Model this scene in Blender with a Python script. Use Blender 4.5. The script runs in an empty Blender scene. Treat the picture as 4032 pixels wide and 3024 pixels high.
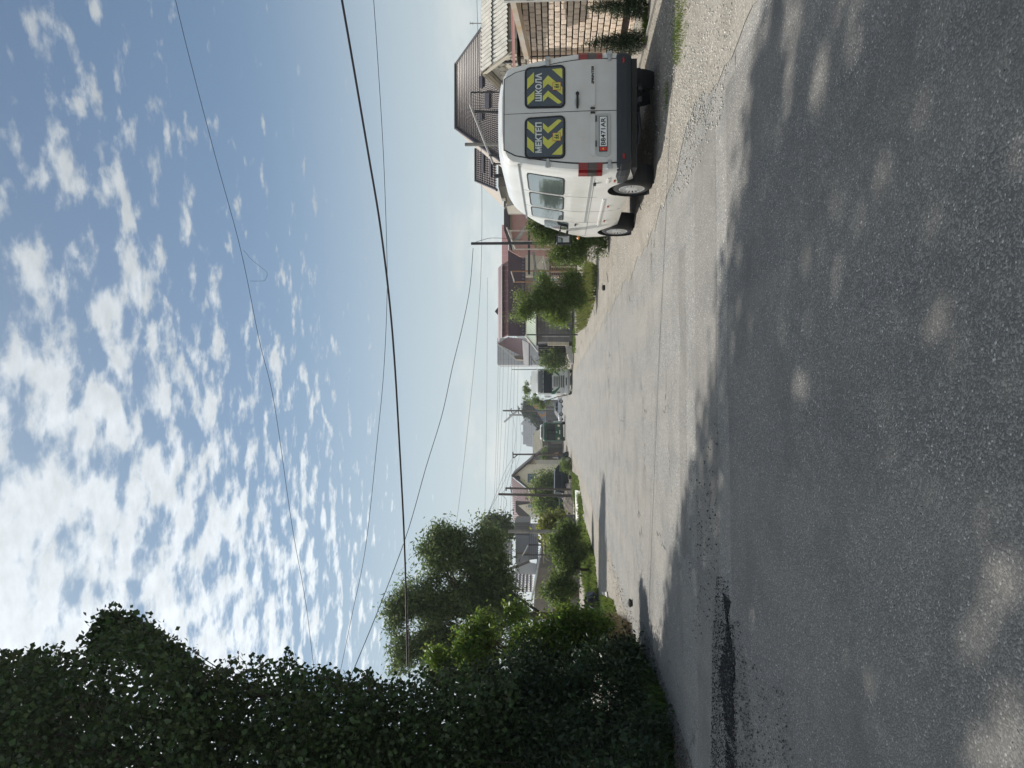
import bpy, bmesh, math, random
import numpy as np
from mathutils import Vector, Matrix
random.seed(7); rng = np.random.default_rng(7)
scene = bpy.context.scene
COL = scene.collection

# ---------------------------------------------------------------- camera
FOC = 2900.0                       # focal length in pixels of the 4032 px wide frame
YAW, PITCH, EYE = math.radians(1.64), math.radians(3.434), 1.6
Fv = Vector((math.sin(YAW)*math.cos(PITCH), math.cos(YAW)*math.cos(PITCH), math.sin(PITCH)))
Rv = Vector((math.cos(YAW), -math.sin(YAW), 0))
Uv = Rv.cross(Fv)
cam = bpy.data.cameras.new('camera'); camo = bpy.data.objects.new('camera', cam); COL.objects.link(camo)
cam.sensor_fit = 'HORIZONTAL'; cam.sensor_width = 36; cam.lens = 36*FOC/4032
cam.clip_start = 0.1; cam.clip_end = 6000
# the phone was held upright and the picture is stored on its side: world up points to the left edge
M = Matrix.Identity(4)
for i in range(3):
    M[i][0] = -Uv[i]; M[i][1] = Rv[i]; M[i][2] = -Fv[i]
M[2][3] = EYE
camo.matrix_world = M
scene.camera = camo

SUN = Vector((-0.35, 0.61, 1.0)).normalized()       # towards the sun
# ---------------------------------------------------------------- sky
world = bpy.data.worlds.new('World'); scene.world = world; world.use_nodes = True
wt = world.node_tree; wt.nodes.clear()
def N(t, tree, **k):
    n = tree.nodes.new(t)
    for a, b in k.items(): setattr(n, a, b)
    return n
def setin(n, **k):
    for a, b in k.items(): n.inputs[a].default_value = b
    return n
def mathn(tree, op, a, b=None, c=None, clamp=False):
    n = tree.nodes.new('ShaderNodeMath'); n.operation = op; n.use_clamp = clamp
    for i, v in enumerate((a, b, c)):
        if v is None: continue
        if isinstance(v, (int, float)): n.inputs[i].default_value = v
        else: tree.links.new(v, n.inputs[i])
    return n.outputs[0]
sky = N('ShaderNodeTexSky', wt, sky_type='NISHITA', sun_disc=False)
sky.sun_elevation = math.asin(SUN.z); sky.sun_rotation = math.atan2(SUN.x, SUN.y)
sky.altitude = 700; sky.air_density = 1.0; sky.dust_density = 2.2; sky.ozone_density = 1.2
SKY_S, CLOUD_S = 0.115, 1.12
bg = N('ShaderNodeBackground', wt); bg.inputs[1].default_value = SKY_S
hs = N('ShaderNodeHueSaturation', wt); hs.inputs['Saturation'].default_value = 0.92; hs.inputs['Value'].default_value = 0.58
tint = N('ShaderNodeMixRGB', wt, blend_type='MULTIPLY'); tint.inputs[0].default_value = 1; tint.inputs[2].default_value = (.74, .95, 1.0, 1)
wt.links.new(sky.outputs[0], tint.inputs[1]); wt.links.new(tint.outputs[0], hs.inputs['Color'])
tc = N('ShaderNodeTexCoord', wt); sx = N('ShaderNodeSeparateXYZ', wt)
wt.links.new(tc.outputs['Generated'], sx.inputs[0])
zc = mathn(wt, 'MAXIMUM', sx.outputs[2], 0.02)
zc2 = mathn(wt, 'ADD', zc, 0.02)
px = mathn(wt, 'DIVIDE', sx.outputs[0], zc2); py = mathn(wt, 'DIVIDE', sx.outputs[1], zc2)
cx = N('ShaderNodeCombineXYZ', wt); wt.links.new(px, cx.inputs[0]); wt.links.new(py, cx.inputs[1])
mp = N('ShaderNodeMapping', wt); mp.inputs['Scale'].default_value = (1.0, 1.25, 1); mp.inputs['Rotation'].default_value = (0, 0, 0.25)
mp.inputs['Location'].default_value = (3.1, 1.7, 0)
wt.links.new(cx.outputs[0], mp.inputs[0])
n1 = setin(N('ShaderNodeTexNoise', wt), Scale=8.2, Detail=12, Roughness=0.55, Distortion=0.15)
n2 = setin(N('ShaderNodeTexNoise', wt), Scale=1.5, Detail=2, Roughness=0.5)
n3 = setin(N('ShaderNodeTexNoise', wt), Scale=13, Detail=6, Roughness=0.6)
for n in (n1, n2, n3): wt.links.new(mp.outputs[0], n.inputs['Vector'])
# how much of the sky is covered: more to the left and overhead
hl = mathn(wt, 'SQRT', mathn(wt, 'ADD', mathn(wt, 'MULTIPLY', sx.outputs[0], sx.outputs[0]), mathn(wt, 'MULTIPLY', sx.outputs[1], sx.outputs[1])))
az = mathn(wt, 'DIVIDE', sx.outputs[0], mathn(wt, 'MAXIMUM', hl, .05)); rho = mathn(wt, 'DIVIDE', hl, zc2)
cov = mathn(wt, 'MULTIPLY_ADD', az, -0.30, 0.128)
cov = mathn(wt, 'MULTIPLY_ADD', mathn(wt, 'SUBTRACT', rho, 1.35), -0.086, cov)
cov = mathn(wt, 'MAXIMUM', cov, -0.125)
dens = mathn(wt, 'ADD', n1.outputs['Fac'], cov)
dens = mathn(wt, 'MULTIPLY_ADD', mathn(wt, 'SUBTRACT', n2.outputs['Fac'], 0.5), 0.20, dens)
dens = mathn(wt, 'MULTIPLY_ADD', mathn(wt, 'SUBTRACT', n3.outputs['Fac'], 0.5), 0.28, dens)
mr = N('ShaderNodeMapRange', wt, interpolation_type='SMOOTHSTEP'); wt.links.new(dens, mr.inputs[0])
mr.inputs[1].default_value = 0.515; mr.inputs[2].default_value = 0.70
fade = N('ShaderNodeMapRange', wt); wt.links.new(sx.outputs[2], fade.inputs[0])
fade.inputs[1].default_value = 0.03; fade.inputs[2].default_value = 0.22; fade.inputs[3].default_value = 0.25
cfac = mathn(wt, 'MULTIPLY', mathn(wt, 'MULTIPLY', mr.outputs[0], 0.93), fade.outputs[0])
# thin veil low over the horizon
hz = N('ShaderNodeMapRange', wt, interpolation_type='SMOOTHERSTEP'); wt.links.new(sx.outputs[2], hz.inputs[0])
hz.inputs[1].default_value = 0.44; hz.inputs[2].default_value = 0.0; hz.inputs[3].default_value = 0; hz.inputs[4].default_value = 0.88
veil = N('ShaderNodeMixRGB', wt); wt.links.new(hz.outputs[0], veil.inputs[0]); wt.links.new(hs.outputs[0], veil.inputs[1])
veil.inputs[2].default_value = (4.3, 4.8, 4.85, 1)
# pale broken cloud bank low over the roofs
n5 = setin(N('ShaderNodeTexNoise', wt), Scale=7, Detail=7, Roughness=0.6)
m5 = N('ShaderNodeMapping', wt); m5.inputs['Scale'].default_value = (1, 1, 3.2); wt.links.new(tc.outputs['Generated'], m5.inputs[0]); wt.links.new(m5.outputs[0], n5.inputs['Vector'])
b5 = N('ShaderNodeMapRange', wt, interpolation_type='SMOOTHSTEP'); wt.links.new(n5.outputs['Fac'], b5.inputs[0]); b5.inputs[1].default_value = .47; b5.inputs[2].default_value = .66
e5 = N('ShaderNodeMapRange', wt, interpolation_type='SMOOTHSTEP'); wt.links.new(sx.outputs[2], e5.inputs[0]); e5.inputs[1].default_value = .17; e5.inputs[2].default_value = .09
bank = N('ShaderNodeMixRGB', wt); wt.links.new(mathn(wt, 'MULTIPLY', mathn(wt, 'MULTIPLY', b5.outputs[0], e5.outputs[0]), .6), bank.inputs[0])
wt.links.new(veil.outputs[0], bank.inputs[1]); bank.inputs[2].default_value = (5.6, 5.7, 5.45, 1)
wt.links.new(bank.outputs[0], bg.inputs[0])
cbg = N('ShaderNodeBackground', wt)
cc = N('ShaderNodeMixRGB', wt)
sh = N('ShaderNodeMapRange', wt); wt.links.new(n3.outputs['Fac'], sh.inputs[0]); sh.inputs[1].default_value = 0.35; sh.inputs[2].default_value = 0.65
wt.links.new(sh.outputs[0], cc.inputs[0])
cc.inputs[1].default_value = (0.70, 0.745, 0.78, 1); cc.inputs[2].default_value = (0.56, 0.60, 0.62, 1)
cr = N('ShaderNodeMapRange', wt); wt.links.new(px, cr.inputs[0]); cr.inputs[1].default_value = 0.7; cr.inputs[2].default_value = -0.6; cr.inputs[3].default_value = 0.62; cr.inputs[4].default_value = 1.05
wt.links.new(cc.outputs[0], cbg.inputs[0])
wt.links.new(mathn(wt, 'MULTIPLY', cr.outputs[0], CLOUD_S), cbg.inputs[1])
mxs = N('ShaderNodeMixShader', wt); wo = N('ShaderNodeOutputWorld', wt)
wt.links.new(cfac, mxs.inputs[0]); wt.links.new(bg.outputs[0], mxs.inputs[1]); wt.links.new(cbg.outputs[0], mxs.inputs[2])
wt.links.new(mxs.outputs[0], wo.inputs[0])
# ---------------------------------------------------------------- sun, exposure
sl = bpy.data.lights.new('sun', 'SUN'); sl.energy = 4.4; sl.angle = math.radians(0.55); sl.color = (1.0, 0.945, 0.86)
so = bpy.data.objects.new('sun', sl); COL.objects.link(so)
so.rotation_euler = SUN.to_track_quat('Z', 'Y').to_euler()
scene.view_settings.view_transform = 'Standard'; scene.view_settings.look = 'None'
scene.view_settings.gamma = 1; scene.view_settings.use_curve_mapping = False
scene.view_settings.exposure = 0.35
scene.render.engine = 'CYCLES'
scene.cycles.max_bounces = 6; scene.cycles.transparent_max_bounces = 8

# ---------------------------------------------------------------- helpers
def ray(x, y):
    return Fv*FOC + Rv*(1512-y) + Uv*(2016-x)
def P(x, y, Y):
    d = ray(x, y); return Vector((0, 0, EYE)) + d*(Y/d.y)
def ground_z(Y):
    t = min(max((Y-60)/40, 0), 1); return 0.42*t*t*(3-2*t)
def G(x, y):
    d = ray(x, y); return Vector((0, 0, EYE)) + d*(-EYE/d.z)
_Fn, _Rn, _Un = (np.array(v) for v in (Fv, Rv, Uv))
def proj(p):
    q = p - np.array([0, 0, EYE]); f = q@_Fn
    f = np.where(f > 0.05, f, np.nan)
    return 2016 - (q@_Un)/f*FOC, 1512 - (q@_Rn)/f*FOC

class MB:
    def __init__(s): s.v = []; s.f = []
    def add(s, vs, fs):
        b = len(s.v); s.v += [tuple(v) for v in vs]; s.f += [tuple(i+b for i in f) for f in fs]; return s
    def box(s, c, d, rz=0, bev=0):
        hx, hy, hz_ = d[0]/2, d[1]/2, d[2]/2
        if bev:
            b = min(bev, hx*.9, hy*.9, hz_*.9); vs = []; 
            for sz in (-1, 1):
                for (ix, iy) in ((0, 0),):
                    pass
            rings = [(hx-b, hy-b, -hz_), (hx, hy, -hz_+b), (hx, hy, hz_-b), (hx-b, hy-b, hz_)]
            for (a, c2, z) in rings:
                bb = b*.9
                for (x, y) in ((a, -c2+bb), (a, c2-bb), (a-bb, c2), (-a+bb, c2), (-a, c2-bb), (-a, -c2+bb), (-a+bb, -c2), (a-bb, -c2)):
                    vs.append((x, y, z))
            fs = [tuple(range(7, -1, -1)), tuple(range(24, 32))]
            for r in range(3):
                for i in range(8): fs.append((r*8+i, r*8+(i+1) % 8, r*8+8+(i+1) % 8, r*8+8+i))
        else:
            vs = [(x, y, z) for z in (-hz_, hz_) for (x, y) in ((-hx, -hy), (hx, -hy), (hx, hy), (-hx, hy))]
            fs = [(3, 2, 1, 0), (4, 5, 6, 7), (0, 1, 5, 4), (1, 2, 6, 5), (2, 3, 7, 6), (3, 0, 4, 7)]
        ca, sa = math.cos(rz), math.sin(rz)
        return s.add([(c[0]+x*ca-y*sa, c[1]+x*sa+y*ca, c[2]+z) for x, y, z in vs], fs)
    def bb(s, x0, x1, y0, y1, z0, z1, bev=0):
        return s.box(((x0+x1)/2, (y0+y1)/2, (z0+z1)/2), (abs(x1-x0), abs(y1-y0), abs(z1-z0)), 0, bev)
    def tube(s, pts, r, n=8, cap=True):
        pts = [Vector(p) for p in pts]
        rs = r if isinstance(r, (list, tuple)) else [r]*len(pts)
        base = len(s.v); L = len(pts); fs = []; vs = []
        up = None
        for i, p in enumerate(pts):
            t = (pts[min(i+1, L-1)] - pts[max(i-1, 0)])
            if t.length < 1e-9: t = Vector((0, 0, 1))
            t.normalize()
            if up is None:
                up = Vector((0, 0, 1)) if abs(t.z) < .9 else Vector((1, 0, 0))
            a = t.cross(up); 
            if a.length < 1e-6: a = t.cross(Vector((0, 1, 0)))
            a.normalize(); b = t.cross(a).normalized()
            for k in range(n):
                an = 2*math.pi*k/n
                vs.append(p + a*math.cos(an)*rs[i] + b*math.sin(an)*rs[i])
        for i in range(L-1):
            for k in range(n):
                fs.append((i*n+k, i*n+(k+1) % n, (i+1)*n+(k+1) % n, (i+1)*n+k))
        if cap:
            fs.append(tuple(range(n))); fs.append(tuple((L-1)*n+k for k in range(n-1, -1, -1)))
        return s.add(vs, fs)
    def cyl(s, a, b, r, n=16): return s.tube([a, b], r, n)
    def poly(s, pts, off):
        """flat polygon pts pushed by the vector off: a solid slab"""
        n = len(pts); off = Vector(off)
        vs = [Vector(p) for p in pts] + [Vector(p)+off for p in pts]
        fs = [tuple(range(n)), tuple(range(2*n-1, n-1, -1))]
        for i in range(n): fs.append((i, n+i, n+(i+1) % n, (i+1) % n))
        return s.add(vs, fs)
    def quad(s, a, b, c, d): return s.add([a, b, c, d], [(0, 1, 2, 3)])
    def revolve(s, prof, c, axis='x', n=24):
        """prof: list of (axial, radius)"""
        vs = []; fs = []
        for (a, r) in prof:
            for k in range(n):
                an = 2*math.pi*k/n; u, w = r*math.cos(an), r*math.sin(an)
                vs.append((c[0]+a, c[1]+u, c[2]+w) if axis == 'x' else ((c[0]+u, c[1]+a, c[2]+w) if axis == 'y' else (c[0]+u, c[1]+w, c[2]+a)))
        for i in range(len(prof)-1):
            for k in range(n): fs.append((i*n+k, i*n+(k+1) % n, (i+1)*n+(k+1) % n, (i+1)*n+k))
        return s.add(vs, fs)
    def mesh(s, name, smooth=False, fix=True):
        me = bpy.data.meshes.new(name); me.from_pydata(s.v, [], s.f)
        if fix:
            bm = bmesh.new(); bm.from_mesh(me); bmesh.ops.recalc_face_normals(bm, faces=bm.faces); bm.to_mesh(me); bm.free()
        if smooth:
            me.polygons.foreach_set('use_smooth', [True]*len(me.polygons))
        return me

def link(o, parent=None):
    COL.objects.link(o)
    if parent is not None:
        o.parent = parent
        if parent.get('_w'):                    # the child's mesh is in world coordinates
            o.matrix_parent_inverse = Matrix.Translation(-parent.location)
    return o
def part(name, mb, mat, parent, smooth=False, label=None, kind=None, fix=True):
    me = mb.mesh(name, smooth, fix) if isinstance(mb, MB) else mb
    if mat and not me.materials: me.materials.append(mat)
    o = bpy.data.objects.new(name, me); link(o, parent)
    if label: o['label'] = label
    if kind: o['kind'] = kind
    return o
def tag(o, label=None, cat=None, group=None, kind=None):
    if label: o['label'] = label
    if cat: o['category'] = cat
    if group: o['group'] = group
    if kind: o['kind'] = kind
    return o
def thing(name, label, cat, loc=(0, 0, 0), rz=0, group=None, world=True):
    o = bpy.data.objects.new(name, None); COL.objects.link(o); o.empty_display_size = .2
    o.location = loc; o.rotation_euler = (0, 0, rz)
    if world: o['_w'] = 1
    return tag(o, label, cat, group)
def single(name, mb, mat, label, cat, group=None, smooth=False):
    return tag(part(name, mb, mat, None, smooth), label, cat, group)
def struct(name, mb, mat, smooth=False):
    return tag(part(name, mb, mat, None, smooth), None, None, None, 'structure')
def copy_tree(o, parent=None):
    c = o.copy(); COL.objects.link(c)
    if parent is not None: c.parent = parent; c.matrix_parent_inverse = o.matrix_parent_inverse.copy()
    for ch in list(o.children): copy_tree(ch, c)
    return c

# ---------------------------------------------------------------- materials
MATS = {}
def material(name, col, rough=.7, var=.0, vscale=6, bump=0, bscale=60, metal=0, spec=.5, coat=0, col2=None, objrand=0, island=0, trans=0, detail=5, stretch=None):
    if name in MATS: return MATS[name]
    m = bpy.data.materials.new(name); m.use_nodes = True; t = m.node_tree
    b = t.nodes['Principled BSDF']; b.inputs['Roughness'].default_value = rough
    b.inputs['Metallic'].default_value = metal; b.inputs['Specular IOR Level'].default_value = spec
    b.inputs['Coat Weight'].default_value = coat; b.inputs['Coat Roughness'].default_value = .05
    c = (*col, 1); b.inputs['Base Color'].default_value = c
    tcn = N('ShaderNodeTexCoord', t); vec = tcn.outputs['Object']
    if stretch:
        mpn = N('ShaderNodeMapping', t); mpn.inputs['Scale'].default_value = stretch; t.links.new(vec, mpn.inputs[0]); vec = mpn.outputs[0]
    out = None
    if var or col2:
        nn = setin(N('ShaderNodeTexNoise', t), Scale=vscale, Detail=detail, Roughness=.6); t.links.new(vec, nn.inputs['Vector'])
        mr_ = N('ShaderNodeMapRange', t); t.links.new(nn.outputs['Fac'], mr_.inputs[0]); mr_.inputs[1].default_value = .3; mr_.inputs[2].default_value = .7
        mx = N('ShaderNodeMixRGB', t); t.links.new(mr_.outputs[0], mx.inputs[0])
        mx.inputs[1].default_value = tuple(x*(1-var) for x in col)+(1,)
        mx.inputs[2].default_value = tuple(col2)+(1,) if col2 else tuple(min(1, x*(1+var)) for x in col)+(1,)
        out = mx.outputs[0]
    if objrand or island:
        h = N('ShaderNodeHueSaturation', t)
        if out: t.links.new(out, h.inputs['Color'])
        else: h.inputs['Color'].default_value = c
        if objrand: src = N('ShaderNodeObjectInfo', t).outputs['Random']; k = objrand
        else: src = N('ShaderNodeNewGeometry', t).outputs['Random Per Island']; k = island
        t.links.new(mathn(t, 'MULTIPLY_ADD', src, 2*k, 1-k), h.inputs['Value'])
        wn = N('ShaderNodeTexWhiteNoise', t, noise_dimensions='1D'); t.links.new(src, wn.inputs['W'])
        t.links.new(mathn(t, 'MULTIPLY_ADD', wn.outputs['Value'], .05*min(k*2, 1), .5-.025*min(k*2, 1)), h.inputs['Hue'])
        out = h.outputs[0]
    if out: t.links.new(out, b.inputs['Base Color'])
    if bump:
        nb = setin(N('ShaderNodeTexNoise', t), Scale=bscale, Detail=4, Roughness=.6); t.links.new(vec, nb.inputs['Vector'])
        bu = N('ShaderNodeBump', t); bu.inputs['Strength'].default_value = 1; bu.inputs['Distance'].default_value = bump
        t.links.new(nb.outputs['Fac'], bu.inputs['Height']); t.links.new(bu.outputs[0], b.inputs['Normal'])
    if trans:
        tr = N('ShaderNodeBsdfTranslucent', t); ms = N('ShaderNodeMixShader', t); ms.inputs[0].default_value = trans
        hh = N('ShaderNodeHueSaturation', t); hh.inputs['Value'].default_value = 1.5; hh.inputs['Hue'].default_value = .485
        if out: t.links.new(out, hh.inputs['Color'])
        else: hh.inputs['Color'].default_value = c
        t.links.new(hh.outputs[0], tr.inputs[0])
        t.links.new(b.outputs[0], ms.inputs[1]); t.links.new(tr.outputs[0], ms.inputs[2])
        t.links.new(ms.outputs[0], t.nodes['Material Output'].inputs[0])
    MATS[name] = m; return m

def asphalt(name, light, dark, tint=1.0, dust=.5, crack=0.0, speck=90.0):
    m = bpy.data.materials.new(name); m.use_nodes = True; t = m.node_tree; b = t.nodes['Principled BSDF']
    g = N('ShaderNodeNewGeometry', t); vec = g.outputs['Position']
    def noise(sc, det=4, ro=.6, v=vec):
        n = setin(N('ShaderNodeTexNoise', t), Scale=sc, Detail=det, Roughness=ro); t.links.new(v, n.inputs['Vector']); return n.outputs['Fac']
    def mp_(x, a, b_, c=0, d=1):
        r = N('ShaderNodeMapRange', t); t.links.new(x, r.inputs[0])
        for i, q in enumerate((a, b_, c, d)): r.inputs[i+1].default_value = q
        return r.outputs[0]
    def mix(f, a, b_):
        x = N('ShaderNodeMixRGB', t)
        if isinstance(f, float): x.inputs[0].default_value = f
        else: t.links.new(f, x.inputs[0])
        for i, q in ((1, a), (2, b_)):
            if isinstance(q, tuple): x.inputs[i].default_value = (*q, 1)
            else: t.links.new(q, x.inputs[i])
        return x.outputs[0]
    vo = N('ShaderNodeTexVoronoi', t); vo.inputs['Scale'].default_value = speck; t.links.new(vec, vo.inputs['Vector'])
    stone = N('ShaderNodeSeparateColor', t); t.links.new(vo.outputs['Color'], stone.inputs[0])
    base = mix(mp_(noise(14, 6), .35, .65), tuple(x*.86 for x in dark), dark)
    base = mix(mp_(stone.outputs[0], .45, 1.0), base, light)
    base = mix(mp_(stone.outputs[1], .982, .988), base, tuple(min(1, x*1.8) for x in light))
    base = mix(mathn(t, 'MULTIPLY', mp_(stone.outputs[2], .93, .94), mp_(vo.outputs['Distance'], .5, .2)), base, tuple(x*.25 for x in dark))
    # tracks and dust run along the road
    st = N('ShaderNodeMapping', t); st.inputs['Scale'].default_value = (1.3, .12, 1); t.links.new(vec, st.inputs[0])
    base = mix(mathn(t, 'MULTIPLY', mp_(noise(1.0, 6, .6, st.outputs[0]), .42, .66), dust), base, (.30, .28, .25))
    base = mix(mathn(t, 'MULTIPLY', mp_(noise(.9, 7, .65), .48, .66), .6), base, tuple(x*.8 for x in dark))
    if crack:
        vc = N('ShaderNodeTexVoronoi', t, feature='DISTANCE_TO_EDGE'); vc.inputs['Scale'].default_value = .55
        ad = N('ShaderNodeVectorMath', t); ad.operation = 'ADD'; t.links.new(vec, ad.inputs[0])
        nv = setin(N('ShaderNodeTexNoise', t), Scale=2.2, Detail=5); t.links.new(vec, nv.inputs['Vector'])
        sc_ = N('ShaderNodeVectorMath', t); sc_.operation = 'SCALE'; sc_.inputs['Scale'].default_value = .8; t.links.new(nv.outputs['Color'], sc_.inputs[0])
        t.links.new(sc_.outputs[0], ad.inputs[1]); t.links.new(ad.outputs[0], vc.inputs['Vector'])
        cf = mathn(t, 'MULTIPLY', mp_(vc.outputs['Distance'], .010, .002), mp_(noise(.35, 2), .5, .6))
        base = mix(mathn(t, 'MULTIPLY', cf, crack), base, tuple(x*.3 for x in dark))
    t.links.new(base, b.inputs['Base Color'])
    b.inputs['Roughness'].default_value = .9; b.inputs['Specular IOR Level'].default_value = .25 if dark[0] > .05 else .08
    bu = N('ShaderNodeBump', t); bu.inputs['Distance'].default_value = .006; bu.inputs['Strength'].default_value = .8
    hsum = mathn(t, 'ADD', mathn(t, 'MULTIPLY', vo.outputs['Distance'], -1.0), mathn(t, 'MULTIPLY', noise(40, 5), 1.5))
    t.links.new(hsum, bu.inputs['Height']); t.links.new(bu.outputs[0], b.inputs['Normal'])
    return m

M_ROAD = asphalt('old_asphalt', (.35, .345, .325), (.185, .183, .176), dust=.45, crack=.9, speck=95)
M_PATCH = asphalt('newer_asphalt', (.285, .275, .26), (.148, .145, .139), dust=.3, speck=115)
M_PATCH2 = asphalt('patch_asphalt', (.27, .265, .25), (.165, .16, .152), dust=.4, speck=110)
M_BITUMEN = asphalt('bitumen_patch', (.05, .05, .052), (.010, .011, .013), dust=.0, speck=60)
M_DIRT = asphalt('gravelly_dirt', (.36, .335, .29), (.20, .18, .15), dust=.4, speck=42)
M_SHOULDER = asphalt('sandy_shoulder', (.36, .335, .295), (.205, .188, .160), dust=.6, speck=50)
M_CONC = material('concrete', (.42, .41, .38), .9, .2, 3, .004, 40)
M_CONCD = material('weathered_concrete', (.24, .23, .21), .9, .25, 3, .004, 40)
M_WHITE = material('white_paint', (.78, .78, .76), .25, .02, 1.8, coat=.5, col2=(.68, .67, .63), detail=9)
M_DOORW = material('dusty_white_paint', (.64, .645, .64), .4, .07, 3.5, coat=.2, col2=(.55, .54, .51), detail=9)
M_BLACK = material('black_plastic', (.02, .021, .024), .5)
M_RUB = material('rubber', (.018, .018, .018), .8, .2, 20)
M_DGREY = material('dark_grey_bumper', (.024, .028, .034), .6, .12, 5)
M_GLASSD = material('dark_glass', (.012, .016, .02), .04, spec=.8, coat=1)
M_GLASSV = material('tinted_van_glass', (.10, .125, .125), .03, spec=1, coat=1)
M_RED = material('red_lens', (.22, .006, .010), .2, .1, 30, coat=.6)
M_SMOKE = material('smoked_lens', (.06, .05, .05), .15, coat=.8)
M_ORANGE = material('amber_lens', (.75, .27, .03), .2, coat=.8)
M_CHROME = material('alloy', (.62, .63, .64), .3, metal=.7)
M_YEL = material('yellow_film', (.55, .55, .07), .35, .06, 8, coat=.4)
M_NAVY = material('navy_film', (.028, .042, .062), .25, .1, 8, coat=.5)
M_TXTW = material('white_lettering', (.62, .66, .64), .4)
M_TXTB = material('black_lettering', (.015, .015, .018), .4)
M_PLATE = material('plate_white', (.74, .75, .74), .35)
M_STEEL = material('painted_steel_pipe', (.05, .048, .05), .6, .2, 8)
M_STEELL = material('pale_steel_pipe', (.52, .46, .40), .6, .2, 8)
M_RUST = material('rusty_pipe', (.28, .16, .09), .8, .3, 8)
M_WIRE = material('black_cable', (.02, .02, .025), .6)
M_WOOD = material('weathered_wood_pole', (.10, .085, .07), .9, .25, 6)
M_BARK = material('bark', (.085, .07, .052), .9, .3, 12, .01, 30)
M_BRICK = material('pale_split_brick', (.80, .665, .54), .85, .2, 14, .008, 30, objrand=.17)
M_MORT = material('dark_mortar', (.05, .035, .03), .95, .2, 10)
M_BRICKR = material('brown_brick', (.16, .085, .07), .85, .15, 10, objrand=.2)
def leafmat(name, col, rnd=.3, trans=.3):
    return material(name, col, .5, island=rnd, trans=trans, spec=.35)
L_POP = leafmat('poplar_leaf', (.034, .062, .017), .5, .16)
L_ASH = leafmat('ash_leaf', (.11, .18, .03), .5, .42)
L_WIL = leafmat('willow_leaf', (.095, .14, .050), .5, .36)
L_DARK = leafmat('dark_hedge_leaf', (.026, .050, .018), .5, .14)
L_CYP = leafmat('cypress_leaf', (.10, .15, .036), .45, .36)
L_BUSH = leafmat('bush_leaf', (.13, .19, .042), .45, .4)
L_YEL = leafmat('yellowish_leaf', (.15, .17, .03), .35, .35)
L_GRASS = leafmat('grass_blade', (.10, .15, .028), .4, .35)
L_DRY = leafmat('dry_grass_blade', (.13, .105, .055), .45, .2)

# ---------------------------------------------------------------- ground
def sheet(name, x0f, x1f, ys, dz, mat, nx=2, jit=0):
    """a sheet along the road: x0f(y), x1f(y) give its edges"""
    mb = MB(); row = nx+1
    for y in ys:
        a, b_ = x0f(y), x1f(y)
        for i in range(row): mb.v.append((a+(b_-a)*i/nx, y, ground_z(y)+dz))
    for j in range(len(ys)-1):
        for i in range(nx): mb.f.append((j*row+i, j*row+i+1, (j+1)*row+i+1, (j+1)*row+i))
    return struct(name, mb, mat)
def wob(y, s, a, ph=0): return a*(math.sin(y*s+ph)+.6*math.sin(y*s*2.7+ph*2+1)+.35*math.sin(y*s*6.1+ph))
YS = [-60, -20, 0]+[i*.5 for i in range(1, 60)]+list(range(30, 130, 4))+[140, 180, 260, 400, 700, 1200, 2500, 4000]
sheet('ground', lambda y: -2500, lambda y: 2500, YS, -.008, M_DIRT, 40)
YR = [-30, -5]+[i*.2 for i in range(0, 130)]+list(range(26, 130, 3))+[160, 240, 400]
def right_edge(y):
    b = 2.95 + .55*max(0, min(1, (12-y)/3)) if y > 8 else 3.5-.25*max(0, min(1, (8-y)/1.2))
    if y < 5.5: b += (5.5-y)*1.6
    return b + wob(y, 1.1, .05)
def left_edge(y): return -4.55 + wob(y, .9, .09, 2) - (.25 if 13 < y < 22 else 0)
sheet('road', left_edge, right_edge, YR, 0.0, M_ROAD, 6)
# patches and seams: later layers of asphalt lie on the old one, each edge a real step
def patch(name, mat, y0f, y1f, x0, x1, dz, n=50):
    mb = MB()
    for i in range(n+1):
        x = x0+(x1-x0)*i/n
        a, b_ = y0f(x), y1f(x)
        for z in (0.001, dz): pass
        mb.v += [(x, a, 0.0), (x, a+.012, dz), (x, (a+b_)/2, dz), (x, b_-.012, dz), (x, b_, 0.0)]
    for i in range(n):
        for k in range(4): mb.f.append((i*5+k, (i+1)*5+k, (i+1)*5+k+1, i*5+k+1))
    return struct(name, mb, mat)
patch('new_asphalt', M_PATCH, lambda x: -28, lambda x: 6.95+wob(x, .7, .035)+.004*x, -4.35, 3.0, .004, 60)
patch('asphalt_strip', M_PATCH2, lambda x: 7.42+wob(x, .9, .02), lambda x: 8.55+wob(x, .8, .03, 1), -4.2, 2.9, .004, 60)
patch('asphalt_band', M_PATCH2, lambda x: 9.15+wob(x, .6, .06, 2), lambda x: 9.62+wob(x, .8, .09, 1), -1.9, 2.0, .003, 60)
_r = random.Random(3)
def ragged(x, b, s): return b+s*max(0, (x+2.3)/.6)*.30+_r.uniform(-.045, .045)+.05*math.sin(x*9)
patch('tar_repair', M_BITUMEN, lambda x: ragged(x, 6.86+.10*math.sin(x*3.1), 1), lambda x: ragged(x, 7.24+.08*math.sin(x*4.3), -1), -3.05, -1.80, .010, 70)
patch('tar_repair', M_BITUMEN, lambda x: 6.80+_r.uniform(-.05, .10), lambda x: 7.10+_r.uniform(-.14, .1), -4.2, -3.15, .009, 44)

sheet('verge', lambda y: right_edge(y)-.12+wob(y, 2.2, .07, 1), lambda y: right_edge(y)+1.05+wob(y, .8, .2), [i*.25 for i in range(6, 240)], .006, M_SHOULDER, 2)
# left side: driveway slab edge before the houses
sheet('path', lambda y: -7.5+wob(y, .5, .2), lambda y: left_edge(y)+.10+wob(y, 2.3, .05), [i*.5 for i in range(10, 230)], .004, M_SHOULDER, 2)
HAZE = 0.0005
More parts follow.
